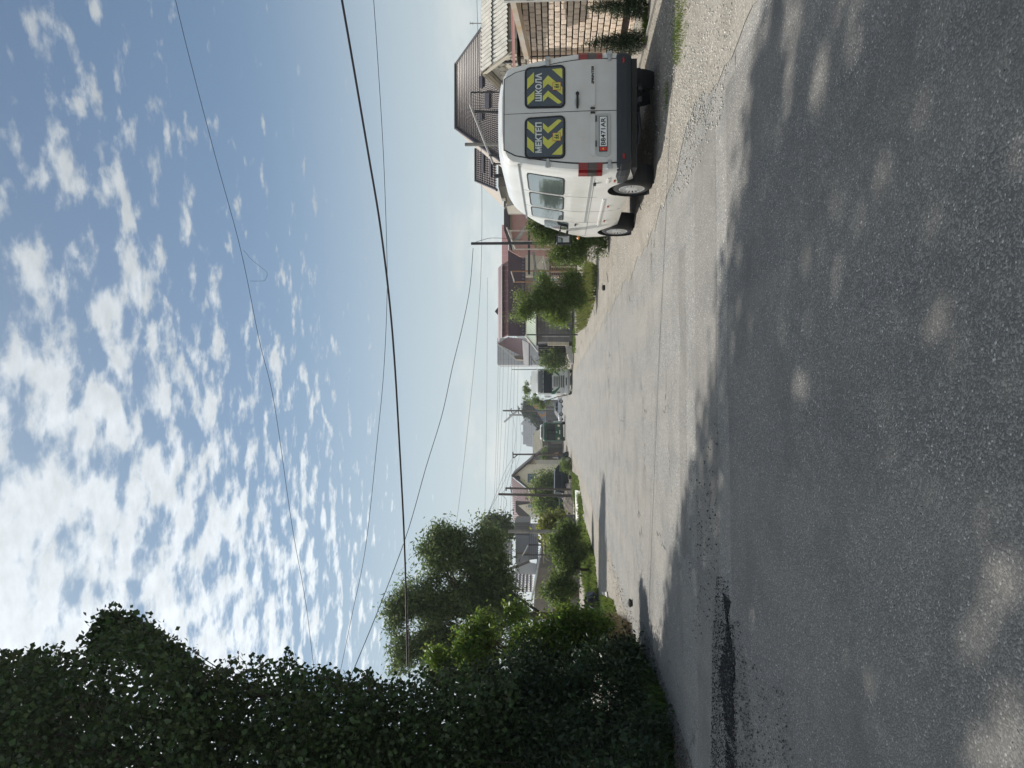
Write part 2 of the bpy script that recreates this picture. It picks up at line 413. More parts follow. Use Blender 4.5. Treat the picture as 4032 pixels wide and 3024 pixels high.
# ---------------------------------------------------------------- van
def text_mesh(s, size, width=None, bold=0.0, shear=0, ext=.001):
    cu = bpy.data.curves.new('lettering', 'FONT'); cu.body = s; cu.size = size; cu.offset = bold; cu.extrude = ext; cu.shear = shear
    cu.align_x = 'CENTER'; cu.align_y = 'CENTER'; cu.resolution_u = 3
    o = bpy.data.objects.new('tmp', cu); COL.objects.link(o)
    me = bpy.data.meshes.new_from_object(o.evaluated_get(bpy.context.evaluated_depsgraph_get()))
    COL.objects.unlink(o); bpy.data.objects.remove(o); bpy.data.curves.remove(cu)
    n = len(me.vertices); co = np.zeros(n*3); me.vertices.foreach_get('co', co); co = co.reshape(-1, 3)
    w = co[:, 0].max()-co[:, 0].min(); c = (co.max(0)+co.min(0))/2
    co -= c
    if width: co[:, 0] *= width/w
    out = np.stack([co[:, 0], -co[:, 2], co[:, 1]], 1)         # stands upright, reads from -y
    me.vertices.foreach_set('co', out.ravel()); me.update(); return me
def move_mesh(me, d):
    me.transform(Matrix.Translation(d)); return me

van = thing('school_van', 'white high roof school van with yellow chevrons in its rear windows, parked on gravel', 'van', (4.56, 11.36, 0), world=False)
VAN_L = 5.0
def Wv(z):      # half width of the body at height z
    pts = [(.36, .885), (.48, .93), (.66, .955), (1.0, .965), (1.25, .958), (1.5, .93), (1.85, .875), (2.1, .825), (2.25, .79), (2.5, .74)]
    for (a, wa), (b, wb) in zip(pts, pts[1:]):
        if z <= b: return wa+(wb-wa)*max(0, (z-a))/(b-a)
    return pts[-1][1]
def lerp(tab, y):
    if y <= tab[0][0]: return tab[0][1]
    for (a, va), (b, vb) in zip(tab, tab[1:]):
        if y <= b: return va+(vb-va)*(y-a)/(b-a)
    return tab[-1][1]
TOP = [(0, 2.45), (.06, 2.49), (.25, 2.53), (.7, 2.56), (2.4, 2.55), (2.8, 2.50), (3.15, 2.36), (3.5, 2.16), (3.8, 1.93), (4.35, 1.40), (4.5, 1.27), (4.8, 1.10), (4.93, .98), (5.0, .75)]
WF = [(0, .945), (.06, .975), (.2, .995), (.4, 1), (3.6, 1), (4.2, .985), (4.6, .95), (4.85, .87), (5.0, .74)]
WHY = (1.0, 4.02); WHR = .335
def zbot(y):
    z = .36+.10*max(0, 1-y/.5)
    for wy in WHY:
        d = abs(y-wy)
        if d < .43: z = max(z, .31+math.sqrt(.43**2-d*d))
    return z
def body_ring(y):
    T, F, zb = lerp(TOP, y), lerp(WF, y), zbot(y)
    rc = min(.26, (T-zb)*.3)
    zs = [zb+(T-rc-zb)*i/12 for i in range(13)]
    pts = [(Wv(z)*F, z) for z in zs]
    w0 = pts[-1][0]
    for i in range(1, 9):
        a = i/8*math.pi/2
        pts.append((w0*(1-.0) * (math.cos(a)**.62 if i < 8 else 0)*1.0, T-rc+rc*math.sin(a)**.8))
    return [(-x, z) for x, z in pts] + [(x, z) for x, z in reversed(pts[:-1])]
ys = sorted(set([0, .02, .06, .12, .2, .3, .4]+[wy+.43*math.cos(k*math.pi/14) for wy in WHY for k in range(15)]+[1.6+.2*i for i in range(10)]+[3.5, 3.65, 3.8, 4.48, 4.6, 4.7, 4.8, 4.87, 4.93, 4.97, 5.0]))
mb = MB(); rings = []
for y in ys:
    r = body_ring(y); b0 = len(mb.v); mb.v += [(x, y+max(0, z-1.2)*.055*max(0, 1-y), z) for x, z in r]; rings.append((b0, len(r)))
for (a, n), (b, _) in zip(rings, rings[1:]):
    for i in range(n-1): mb.f.append((a+i, a+i+1, b+i+1, b+i))
mb.f.append(tuple(range(rings[0][0], rings[0][0]+rings[0][1])))
mb.f.append(tuple(range(rings[-1][0], rings[-1][0]+rings[-1][1])))
body = part('body', mb, M_WHITE, van, smooth=True)
mod = body.modifiers.new('edge', 'EDGE_SPLIT'); mod.split_angle = math.radians(38)
part('underbody', MB().bb(-.86, .86, .1, 1.6-1.05, .34, .8).bb(-.8, .8, .5, 4.9, .42, .75).bb(-.15, .15, .6, 4.2, .26, .45).bb(-.75, .75, .94, 1.06, .27, .38), M_BLACK, van)
# rear doors: two leaves 18 mm proud of the corner pillars
def rear_panel(x0, x1, z0, z1, y, slope_top=.055, n=10, inset=0):
    """door skin following the taper of the body, x0/x1 are fractions of the half width"""
    vs = []; fs = []
    for i in range(n+1):
        z = z0+(z1-z0)*i/n
        w = min(Wv(z)*.945-.10, 99)
        if z > z1-.14: w -= (.14-(z1-z))**2*3.2
        yy = y+max(0, (z-1.2))*slope_top
        for fx in (x0, x1):
            x = fx*w
            vs.append((x, yy, z)); vs.append((x, yy+.03, z))
    for i in range(n):
        a = i*4; c = a+4
        fs += [(a, a+2, c+2, c), (a, c, c+1, a+1), (a+2, a+3, c+3, c+2)]
    fs += [(0, 1, 3, 2), (n*4, n*4+2, n*4+3, n*4+1)]
    return MB().add(vs, fs)
seam = MB()
def ROW(z): return -.020+max(0, z-1.2)*.055
doors = []
for s in (-1, 1):
    d = part('rear_door', rear_panel(.008*s, 1.0*s, .665, 2.41, -.020), M_DOORW, van)
    doors.append(d)
part('door_seal', rear_panel(-1.022, 1.022, .650, 2.425, -.012), M_BLACK, van)
def rrect(cx_, cz, w, h, r, y, n=5, taper=0):
    pts = []
    for (sx_, sz, a0) in ((1, 1, 0), (-1, 1, 90), (-1, -1, 180), (1, -1, 270)):
        for k in range(n+1):
            a = math.radians(a0+90*k/n)
            x = sx_*(w/2-r)+r*math.cos(a); z = sz*(h/2-r)+r*math.sin(a)
            x *= 1-taper*(z/h)
            pts.append((cx_+x, y+(z)*.055, cz+z))
    return pts
def plate(pts, d): return MB().poly(pts, (0, d, 0))
for s, word in ((-1, 'МЕКТЕП'), (1, 'ШКОЛА')):
    d = doors[0 if s < 0 else 1]
    cxw, czw = s*.398, 1.775; yw = ROW(czw)
    ru = part('window_seal', plate(rrect(cxw, czw, .665, .635, .085, yw-.014, taper=.05), .016), M_RUB, d, smooth=False)
    gl = part('window', plate(rrect(cxw, czw, .605, .575, .06, yw-.018, taper=.05), .006), M_NAVY, d)
    # yellow chevrons
    for shape in ([(115, 270), (225, 165), (225, 330), (115, 440)], [(115, 580), (232, 475), (232, 605), (120, 705)],
                  [(372, 320), (455, 228), (688, 435), (688, 560), (455, 368), (372, 445)], [(372, 570), (455, 482), (678, 680), (650, 703), (612, 703), (455, 578), (372, 660)],
                  [(518, 130), (670, 122), (688, 140), (688, 292)]):
        ps = []
        for (a, b_) in shape:
            z_ = (405-a)/1050; l_ = s*(417-b_)/1050
            ps.append((cxw+l_, yw-.0205+z_*.055, czw+z_))
        part('chevron', MB().poly(ps, (0, .0015, 0)), M_YEL, d)
    me = move_mesh(text_mesh(word, .125, .48 if s < 0 else .445, bold=.0045), (cxw, yw-.0225+.0055, czw+.10))
    part('lettering', me, M_TXTW, d)
    sg_ = (cxw, czw-.183); yq = yw-.0245+(-.183)*.055-.003
    ps = [(sg_[0]-.064, yq, sg_[1]-.064), (sg_[0]+.064, yq, sg_[1]-.064), (sg_[0]+.064, yq, sg_[1]+.064), (sg_[0]-.064, yq, sg_[1]+.064)]
    part('child_sign', MB().poly(ps, (0, .002, 0)), material('sign_red', (.45, .10, .05), .5), d)
    ps2 = [((p[0]-sg_[0])*.88+sg_[0], p[1]-.0012, (p[2]-sg_[1])*.88+sg_[1]) for p in ps]
    part('child_sign_face', MB().poly(ps2, (0, .001, 0)), M_YEL, d)
    kid = MB(); yk = yq-.0026
    def stick(a, b_, r=.0055): 
        ax, az, bx, bz = a[0]+sg_[0], a[1]+sg_[1], b_[0]+sg_[0], b_[1]+sg_[1]
        dx, dz = bx-ax, bz-az; l = math.hypot(dx, dz); nx, nz = -dz/l*r, dx/l*r
        kid.poly([(ax+nx, yk, az+nz), (bx+nx, yk, bz+nz), (bx-nx, yk, bz-nz), (ax-nx, yk, az-nz)], (0, .001, 0))
    for ox, sc in ((-.014, 1.0), (.022, .8)):
        def q(x, z): return (ox+x*sc, z*sc)
        stick(q(0, .018), q(-.004, -.008), .007*sc); stick(q(-.004, -.008), q(-.018, -.034)); stick(q(-.004, -.008), q(.012, -.026)); stick(q(.012, -.026), q(.004, -.04))
        stick(q(0, .014), q(.016, .004)); stick(q(0, .014), q(-.018, .006))
        kid.poly([(sg_[0]+ox+.004+.009*sc*math.cos(a), yk, sg_[1]+.031*sc+.009*sc*math.sin(a)) for a in [i*math.pi/4 for i in range(8)]], (0, .001, 0))
    part('child_symbol', kid, M_TXTB, d)
# strip pressings, handle, plate
part('pressing', plate(rrect(.40, 1.035, .66, .075, .03, -.034), .015), M_DOORW, doors[1])
part('pressing', plate(rrect(-.38, 1.035, .66, .075, .03, -.034), .015), M_DOORW, doors[0])
part('plate_recess', plate(rrect(-.385, .875, .67, .22, .05, -.030), .012), material('recess_shade', (.42, .43, .42), .5), doors[0])  # shade of the hollow put into the grey; the plate stands proud
pl = part('number_plate', plate(rrect(-.37, .875, .55, .128, .008, -.040), .010), M_BLACK, doors[0])
part('plate_face', plate(rrect(-.37+.035, .875, .46, .108, .006, -.0425), .003), M_PLATE, doors[0])
part('plate_flag', plate(rrect(-.605, .875, .058, .108, .004, -.0425), .003), material('plate_red', (.55, .02, .02), .4), doors[0])
part('plate_sun', MB().poly([(-.605+.014*math.cos(i*math.pi/5), -.044, .875+.014*math.sin(i*math.pi/5)) for i in range(10)], (0, .001, 0)), material('sun_yellow', (.7, .5, .03), .4), doors[0])
part('plate_number', move_mesh(text_mesh('B8471AR', .10, .43, bold=.0015), (-.335, -.0445, .875)), M_TXTB, doors[0])
part('badge', move_mesh(text_mesh('SPRINTER', .052, .285, bold=.0025, shear=.25), (.555, -.037, 1.035)), M_TXTB, doors[1])
part('handle', MB().box((.165, -.050, 1.272), (.27, .03, .032), 0, .012).box((.27, -.04, 1.272), (.05, .03, .05), 0, .01), M_BLACK, doors[1])
part('handle_cup', plate(rrect(.145, 1.272, .13, .082, .04, -.026), .008), material('recess_shade', (.42, .43, .42), .5), doors[1])  # hollow behind the handle, its shade likewise put into the grey
for xl in (-.13, -.52): part('plate_lamp', MB().box((xl, -.036, .985), (.09, .02, .018)), M_BLACK, doors[0])
for sx_ in (.035, -.035):
    part('lock', MB().box((sx_, -.038, 1.035), (.030, .03, .075), 0, .01), M_BLACK, van)
hm = MB().box((0, 0, 0), (.15, .02, .055), 0, .008).box((.045, -.012, 0), (.055, .03, .085), 0, .006).box((-.05, -.010, 0), (.03, .02, .035))
hme = hm.mesh('hinge'); hme.materials.append(material('hinge_grey', (.42, .43, .43), .4))
for s in (-1, 1):
    for z, xo in ((1.73, .80), (.775, .85)):
        h = part('hinge', hme, None, van); h.location = (s*xo, -.026+max(0, z-1.2)*.055, z); h.rotation_euler = (0, 0, 0 if s > 0 else math.pi)
        h.scale = (1, 1 if s > 0 else -1, 1)
# high seam light slots, roof gutter
part('roof_vent', MB().box((.50, .02, 2.440), (.07, .012, .012)), M_BLACK, van)
# bumper
mb = MB()
def bring(z, d, w):
    return [(-w, .62, z), (-w-.01, .2, z), (-w+.02, .03, z), (-w+.10, -d, z), (0, -d-.015, z), (w-.10, -d, z), (w-.02, .03, z), (w+.01, .2, z), (w, .62, z)]
rs = [bring(.435, .03, .88), bring(.455, .075, .92), bring(.52, .085, .945), bring(.60, .085, .95), bring(.615, .075, .945), bring(.66, .06, .94), bring(.67, .0, .90)]
for r in rs: mb.v += r
for i in range(len(rs)-1):
    for j in range(8): mb.f.append((i*9+j, i*9+j+1, (i+1)*9+j+1, (i+1)*9+j))
part('rear_bumper', mb, M_DGREY, van)
for s in (-1, 1):
    part('reflector', MB().box((s*.745, -.094, .565), (.085, .02, .038), 0, .006), M_RED, van)
# tail lamps wrap round the corners
for s in (-1, 1):
    def lampring(z0, z1, off):
        m_ = MB(); n = 6
        path = [(.80, -.012), (.865, -.010), (.905, .012), (.935, .06), (.955, .13), (.958, .165)]
        for z in (z0, z1):
            for (x, y) in path: m_.v.append((s*(x+off), y-off, z))
        for i in range(5): m_.f.append((i, i+1, 7+i, 6+i))
        for i in (0, 1):
            pass
        # solid back
        b0 = len(m_.v)
        for z in (z0, z1):
            for (x, y) in path: m_.v.append((s*(x-.03), y+.03, z))
        for i in range(5):
            m_.f.append((i, b0+i, b0+i+1, i+1)); m_.f.append((6+i, 6+i+1, b0+7+i, b0+6+i))
        m_.f.append((0, 6, b0+6, b0)); m_.f.append((5, b0+5, b0+11, 11))
        return m_
    lamp = part('tail_lamp', lampring(.885, 1.255, .012), M_RED, van)
    part('lens', lampring(.975, 1.10, .015), M_SMOKE, lamp)
    part('lens', lampring(1.10, 1.108, .016), M_BLACK, lamp)
# side glass, mouldings
def side_patch(s, y0, y1, z0, z1, off, r=.05, th=.01, ny=8, nz=7, top_slope=0):
    m_ = MB(); g = []
    for j in range(nz+1):
        v = j/nz; row = []
        for i in range(ny+1):
            u = i/ny
            z = z0+(z1-z0)*v; y = y0+(y1-y0)*u
            # soft corners
            du = min(u, 1-u)*(y1-y0); dv = min(v, 1-v)*(z1-z0)
            if i in (0, ny) and j in (0, nz): y += (r*.35 if i == 0 else -r*.35); z += (r*.35 if j == 0 else -r*.35)
            x = Wv(z)*lerp(WF, y)+off
            row.append(len(m_.v)); m_.v.append((s*x, y, z))
        g.append(row)
    for j in range(nz):
        for i in range(ny): m_.f.append((g[j][i], g[j][i+1], g[j+1][i+1], g[j+1][i]))
    b0 = len(m_.v); ring = g[0]+[g[j][ny] for j in range(1, nz+1)]+list(reversed(g[nz][:-1]))+[g[j][0] for j in range(nz-1, 0, -1)]
    for k in ring: x, y, z = m_.v[k]; m_.v.append((x-s*(th+off), y, z))
    for k in range(len(ring)): k2 = (k+1) % len(ring); m_.f.append((ring[k], b0+k, b0+k2, ring[k2]))
    return m_
for s in (-1, 1):
    for (a, b_) in ((.34, 1.31), (1.39, 2.26), (2.34, 3.04)):
        wf_ = part('window_frame', side_patch(s, a, b_, 1.46, 2.08, .004), M_RUB, van)
        part('window', side_patch(s, a+.025, b_-.025, 1.485, 2.055, .007), M_GLASSV, wf_)
    dw = part('door_window', side_patch(s, 3.16, 3.78, 1.36, 1.84, .006), M_GLASSD, van)
    part('gutter', side_patch(s, .08, 3.3, 2.185, 2.205, .016, 0, .004, 14, 1), material('gutter_grey', (.25, .26, .26), .5), van)
    part('side_moulding', side_patch(s, 1.48, 3.55, .755, .785, .014, 0, .005, 10, 1), M_WHITE, van)
    part('side_moulding', side_patch(s, .30, .56, .755, .785, .014, 0, .005, 3, 1), M_WHITE, van)
    part('sliding_rail', side_patch(s, .18, 3.1, 1.035, 1.06, .010, 0, .005, 12, 1), material('rail_grey', (.33, .34, .34), .5), van)
    part('belt_line', side_patch(s, .14, 4.4, .985, .992, .003, 0, .002, 20, 1), material('seam_grey', (.18, .18, .18), .6), van)
    for yy in (1.345, 2.30, 3.10):
        part('door_gap', side_patch(s, yy, yy+.008, .9 if yy < 2 else .42, 2.17, .002, 0, .002, 1, 12), material('seam_grey', (.18, .18, .18), .6), van)
    part('rail_handle', side_patch(s, .52, .60, .955, 1.0, .03, 0, .01, 1, 1), M_BLACK, van)
    part('door_handle', MB().box((s*.965, 3.28, 1.22), (.03, .15, .04), 0, .01), M_BLACK, van)
    for yy in (.42, 1.95, 3.0):
        part('side_marker', side_patch(s, yy, yy+.075, .645, .68, .016, 0, .01, 1, 1), material('marker_lens', (.40, .08, .03), .3), van)
    part('indicator', MB().box((s*.97, 4.42, 1.13), (.05, .09, .055), 0, .012), M_ORANGE, van)
    arm = part('mirror', MB().tube([(s*.90, 3.86, 1.36), (s*1.02, 3.88, 1.38), (s*1.10, 3.85, 1.40)], .025, 8).tube([(s*.90, 3.86, 1.52), (s*1.02, 3.88, 1.53), (s*1.10, 3.85, 1.53)], .018, 8).box((s*1.135, 3.84, 1.45), (.21, .09, .35), 0, .035), M_BLACK, van)
    part('mirror_glass', MB().box((s*1.135, 3.791, 1.45), (.135, .006, .24), 0, .002), material('mirror_glass', (.30, .32, .32), .02, metal=1), arm)
part('windscreen', MB().poly([(-.74, 3.68, 2.03), (.74, 3.68, 2.03), (.84, 4.36, 1.42), (-.84, 4.36, 1.42)], (0, .02, .02)), M_GLASSD, van)
part('front_bumper', MB().box((0, 4.95, .50), (1.62, .22, .30), 0, .06), M_DGREY, van)
for s in (-1, 1): part('headlight', MB().box((s*.62, 4.93, .83), (.34, .12, .2), 0, .05), material('headlamp_glass', (.6, .62, .63), .08, coat=1), van)
# wheels: tyre, slotted trim
def wheel_parts(parent, c, s, r=.335, w=.21, spokes=18):
    ty = part('wheel', MB().revolve([(-w/2, r*.62), (-w/2, r*.86), (-w/2+.03, r*.97), (-w/2+.05, r), (w/2-.05, r), (w/2-.03, r*.97), (w/2, r*.86), (w/2, r*.62)], c, 'x', 36), M_RUB, parent, smooth=True)
    grooves = MB()
    for k in range(-2, 3): grooves.revolve([(k*.035-.003, r+.0015), (k*.035+.003, r+.0015)], c, 'x', 36)
    part('tread', grooves, M_BLACK, ty)
    o = s*w/2
    part('rim', MB().revolve([(o*1.0, r*.64), (o*.80, r*.60), (o*.55, r*.52), (o*.5, 0.001)], c, 'x', 32), M_BLACK, ty)
    cap = MB().revolve([(o*1.0, r*.64), (o*1.04, r*.615), (o*1.0, r*.585)], c, 'x', 40)
    cap.revolve([(o*.92, r*.30), (o*1.0, r*.26), (o*1.02, .001)], c, 'x', 24)
    for k in range(spokes):
        a = 2*math.pi*k/spokes; d = Vector((0, math.cos(a), math.sin(a))); t = Vector((0, -math.sin(a), math.cos(a)))
        p0 = Vector(c)+Vector((o*.96, 0, 0))+d*r*.27; p1 = Vector(c)+Vector((o*.99, 0, 0))+d*r*.60
        cap.poly([p0+t*r*.027, p1+t*r*.058, p1-t*r*.058, p0-t*r*.027], (-s*.012, 0, 0))
    part('hubcap', cap, M_CHROME, ty)
    return ty
for s in (-1, 1):
    for wy in WHY:
        wheel_parts(van, (s*.83, wy, WHR), s)
    part('wheel_arch_liner', MB().revolve([(-.16, .425), (.14, .425)], (s*.78, WHY[0], .31), 'x', 28), M_BLACK, van)
    part('wheel_arch_liner', MB().revolve([(-.16, .425), (.14, .425)], (s*.78, WHY[1], .31), 'x', 28), M_BLACK, van)
    part('mud_flap', MB().box((s*.80, .585, .34), (.26, .015, .22)), M_RUB, van)
part('tow_hook', MB().box((.14, -.03, .33), (.06, .10, .04)).box((.14, -.08, .31), (.09, .04, .05), 0, .01).tube([(-.5, .1, .33), (-.3, .05, .30), (.0, .1, .32)], .025), M_BLACK, van)
part('exhaust', MB().tube([(.35, .0, .30), (.36, .5, .32), (.3, 1.6, .34)], .032, 10).box((.2, .62, .33), (.5, .5, .14), 0, .05), M_BLACK, van)

# ---------------------------------------------------------------- other vehicles
def loft_car(prof, w, wheels, r, zb=.22):
    """prof: (y, ztop, zbelt, top half width factor) -> body + cabin"""
    pass
M_CARW = material('car_white', (.62, .64, .66), .25, coat=.7)
M_TRUCK = material('truck_white', (.70, .71, .68), .35, .05, 3, coat=.3)
M_GREEN = material('truck_green', (.02, .12, .06), .4)
M_BUSG = material('bus_green', (.012, .085, .042), .3, .1, 3, coat=.5)
M_GRILL = material('grille_dark', (.03, .033, .035), .5)
# truck (faces the camera), front at local y=0
truck = thing('box_truck', 'white cab over truck with green swoosh stripes facing the camera at the kerb', 'truck', (2.27, 71.0, ground_z(71)), 0, world=False)
mb = MB().box((0, 1.1, 2.05), (2.44, 2.1, 2.72), 0, .09)
part('cab', mb, M_TRUCK, truck)
part('roof_spoiler', MB().poly([(-1.10, .42, 3.36), (1.10, .42, 3.36), (1.02, .9, 3.95), (-1.02, .9, 3.95)], (0, 1.0, .02)), M_TRUCK, truck)
part('roof_lamp', MB().box((.1, .52, 3.98), (.9, .18, .10), 0, .03), M_TRUCK, truck)
part('sun_visor', MB().poly([(-1.12, .02, 3.02), (1.12, .02, 3.02), (1.06, -.16, 2.80), (-1.06, -.16, 2.80)], (0, .03, .03)), material('visor_grey', (.09, .10, .105), .4), truck)
part('bunk_panel', MB().box((0, .02, 3.13), (2.0, .06, .26), 0, .02), material('grey_panel', (.16, .17, .17), .5), truck)
part('windscreen', MB().box((0, .035, 2.32), (2.22, .03, .80), 0, .05), material('dark_cab_glass', (.015, .025, .035), .5, spec=.2), truck)
for x in (-.75, -.25, .25, .75): part('clearance_lamp', MB().box((x, .02, 2.80), (.16, .04, .09)), M_GRILL, truck)
for k, z in enumerate((1.72, 1.54, 1.36, 1.18, 1.0, .84)):
    part('grille_slat', MB().box((0, .03, z), (1.0 if k < 4 else 1.15, .06, .085), 0, .01), M_GRILL, truck)
for s in (-1, 1):
    part('wiper_pivot', MB().box((s*.72, .03, 1.86), (.16, .06, .10), 0, .02), M_GRILL, truck)
    part('stripe', MB().poly([(s*1.20, .032, 1.98), (s*1.20, .032, 1.66), (s*.52, .032, 1.12), (s*.50, .032, 1.25), (s*.80, .032, 1.60), (s*.95, .032, 1.92)], (0, .02, 0)), M_GREEN, truck)
    part('headlight', MB().box((s*.92, .03, .78), (.42, .08, .26), 0, .03), material('headlamp_glass', (.6, .62, .63), .08, coat=1), truck)
    part('fog_lamp', MB().box((s*.98, -.02, .52), (.26, .06, .14), 0, .02), M_GRILL, truck)
    part('side_vent', MB().box((s*1.03, .03, 1.30), (.08, .05, .32)), M_GRILL, truck)
    mi = part('mirror', MB().tube([(s*1.2, .15, 2.65), (s*1.42, .0, 2.62), (s*1.42, 0, 1.95), (s*1.2, .15, 1.95)], .025, 6).box((s*1.45, .02, 2.35), (.22, .14, .62), 0, .05), M_TRUCK, truck)
    for yy in (1.0, 4.6, 5.8): wheel_parts(truck, (s*1.07, yy, .5), s, .5, .30, 8)
    part('side_window', MB().box((s*1.221, .95, 2.35), (.012, .95, .70), 0, .03), M_GLASSD, truck)
part('front_bumper', MB().box((0, -.03, .52), (2.46, .3, .38), 0, .05).box((0, .05, .28), (2.2, .2, .14)), M_TRUCK, truck)
part('lower_grille', MB().box((0, -.17, .55), (.75, .05, .12), 0, .01), M_GRILL, truck)
part('number_plate', MB().box((0, -.19, .42), (.5, .02, .11)), M_PLATE, truck)
part('chassis', MB().bb(-.45, .45, 1.9, 7.6, .7, 1.0).bb(-.9, -.5, 2.4, 3.6, .5, 1.0).bb(.5, .9, 2.4, 3.6, .5, 1.0), M_GRILL, truck)
part('fifth_wheel', MB().box((0, 5.2, 1.12), (.9, .9, .16), 0, .04), M_GRILL, truck)
part('door_badge', MB().poly([(-1.225, .6, 3.2), (-1.225, 1.2, 3.2), (-1.225, 1.2, 3.05), (-1.225, .6, 3.05)], (-.005, 0, 0)), M_GREEN, truck)
# bus
bus = thing('city_bus', 'dark green bus with a white roof pod driving along the far road', 'bus', (-3.55, 97.5, ground_z(98)), 0, world=False)
part('body', MB().box((0, 4.5, 1.62), (2.5, 9, 2.62), 0, .16), M_BUSG, bus)
part('side_skirt', MB().box((-1.262, 4.6, 1.15), (.01, 8.2, .8)).box((1.262, 4.6, 1.15), (.01, 8.2, .8)), material('pale_green', (.32, .42, .33), .5), bus)
part('roof_pod', MB().box((-.02, 1.6, 3.12), (2.0, 2.4, .42), 0, .14), M_TRUCK, bus)
part('roof_pod_opening', MB().box((-.02, .395, 3.12), (1.4, .03, .16), 0, .01), M_GRILL, bus)
part('windscreen', MB().box((-.58, -.005, 1.85), (1.10, .03, 1.18), 0, .06), M_GLASSD, bus)
part('windscreen', MB().box((.58, -.005, 1.85), (1.10, .03, 1.18), 0, .06), M_GLASSD, bus)
part('destination_panel', MB().box((0, -.008, 2.62), (1.7, .03, .24), 0, .02), M_BLACK, bus)
for s in (-1, 1):
    part('headlight', MB().revolve([(-.03, .15), (-.05, .13), (-.06, .001)], (s*.84, 0, .86), 'y', 14), material('bus_lamp', (.9, .82, .6), .1, coat=1), bus)
    part('mirror', MB().tube([(s*1.2, .1, 2.5), (s*1.42, -.15, 2.45), (s*1.42, -.15, 2.2)], .03, 6).box((s*1.42, -.15, 2.05), (.18, .1, .4), 0, .03), M_BLACK, bus)
    for yy in (1.9, 7.0): wheel_parts(bus, (s*1.1, yy, .46), s, .46, .28, 8)
    for k in range(5): part('side_window', MB().box((s*1.255, 1.5+k*1.55, 2.05), (.02, 1.35, .85), 0, .04), M_GLASSD, bus)
part('emblem', MB().revolve([(-.01, .09), (-.02, .001)], (0, -.002, 1.12), 'y', 14), M_CHROME, bus)
part('number_plate', MB().box((0, -.02, .72), (.52, .02, .12)), M_PLATE, bus)
part('bumper', MB().box((0, -.02, .42), (2.4, .16, .2), 0, .04), M_BLACK, bus)
# cars
def make_car(name, label, loc, rz, paint, suv=False, white_rail=False):
    t = thing(name, label, 'car', loc, rz, world=False)
    L, Wd = 4.5, 1.78
    h = 1.68 if suv else 1.42; belt = 1.0 if suv else .88
    prof = [(0, belt*.82), (.06, belt*.95), (.9 if not suv else .35, belt*1.02), (4.4*.75, belt*.98), (4.2, belt*.86), (4.45, belt*.68), (4.5, .5)]
    mbc = MB(); rr = []
    wys = (.85, 3.55); wr = .36 if suv else .32
    yy = sorted(set([0, .06, .2]+[p[0] for p in prof]+[w+(wr+.07)*math.cos(k*math.pi/10) for w in wys for k in range(11)]+[1.6, 2, 2.5, 3]))
    for y in yy:
        T = lerp(prof, y); zb = .24
        for w in wys:
            d = abs(y-w)
            if d < wr+.07: zb = max(zb, wr+math.sqrt((wr+.07)**2-d*d)*.98)
        F = lerp([(0, .86), (.25, .97), (1, 1), (3.6, 1), (4.3, .92), (4.5, .78)], y)*Wd/2
        pts = [(F*.94, zb), (F*.99, zb+(T-zb)*.3), (F, zb+(T-zb)*.6), (F*.98, T-.06), (F*.93, T-.01), (F*.5, T+.015), (0, T+.02)]
        ring = [(-x, z) for x, z in pts]+[(x, z) for x, z in reversed(pts[:-1])]
        rr.append((len(mbc.v), len(ring))); mbc.v += [(x, y, z) for x, z in ring]
    for (a, n), (b, _) in zip(rr, rr[1:]):
        for i in range(n-1): mbc.f.append((a+i, a+i+1, b+i+1, b+i))
    mbc.f.append(tuple(range(rr[0][0], rr[0][0]+rr[0][1]))); mbc.f.append(tuple(range(rr[-1][0], rr[-1][0]+rr[-1][1])))
    part('body', mbc, paint, t, smooth=True).modifiers.new('e', 'EDGE_SPLIT').split_angle = .7
    cab = [(.12, belt) if suv else (.75, belt), (.30, h-.06) if suv else (1.35, h-.04), (.7, h) if suv else (1.9, h), (2.2, h), (2.6, h-.06), (3.35, belt)]
    g = MB(); rf = MB()
    def cabring(m_, s0, off):
        pass
    n = len(cab); w0, w1 = Wd/2-.05, Wd/2-.24
    for (y, z) in cab:
        f = (z-belt)/(h-belt); w = w0+(w1-w0)*f
        g.v += [(-w, y, z), (w, y, z)]
    for i in range(n-1): g.f.append((i*2, i*2+1, i*2+3, i*2+2))
    g.f.append(tuple(range(0, 2*n, 2))); g.f.append(tuple(range(1, 2*n, 2)))
    part('window', g, material('car_glass', (.012, .016, .018), .35, spec=.3), t)
    for (y, z) in cab[1:-1]:
        f = (z-belt)/(h-belt); w = w0+(w1-w0)*f+.012
        rf.v += [(-w, y, z+.02), (w, y, z+.02), (-w-.02, y, z-.07), (w+.02, y, z-.07)]
    for i in range(n-3):
        a = i*4; rf.f += [(a, a+1, a+5, a+4), (a, a+4, a+6, a+2), (a+1, a+3, a+7, a+5)]
    part('roof', rf, paint if not white_rail else M_CARW, t)
    for s in (-1, 1):
        for w in wys: wheel_parts(t, (s*(Wd/2-.12), w, wr), s, wr, .2, 10)
        part('tail_lamp', MB().box((s*.66, .03, belt*.82), (.3, .1, .14), 0, .03), M_RED, t)
        part('headlight', MB().box((s*.6, 4.42, .66), (.34, .12, .14), 0, .03), material('headlamp_glass', (.6, .62, .63), .08, coat=1), t)
        part('mirror', MB().box((s*(Wd/2+.06), 2.95, belt+.06), (.16, .12, .12), 0, .03), paint, t)
        part('pillar', MB().tube([(s*(w0-.0), 2.05, belt), (s*w1, 2.0, h-.05)], .03, 6), paint, t)
    return t
make_car('parked_car', 'white saloon car parked beyond the truck', (.9, 129.5, ground_z(128)), math.radians(125), M_CARW)
make_car('parked_car', 'dark car with a pale roof rail half hidden behind the gravel heap', (-8.9, 72.0, ground_z(74)), math.radians(-62), material('car_dark', (.010, .02, .022), .45), suv=True, white_rail=True)
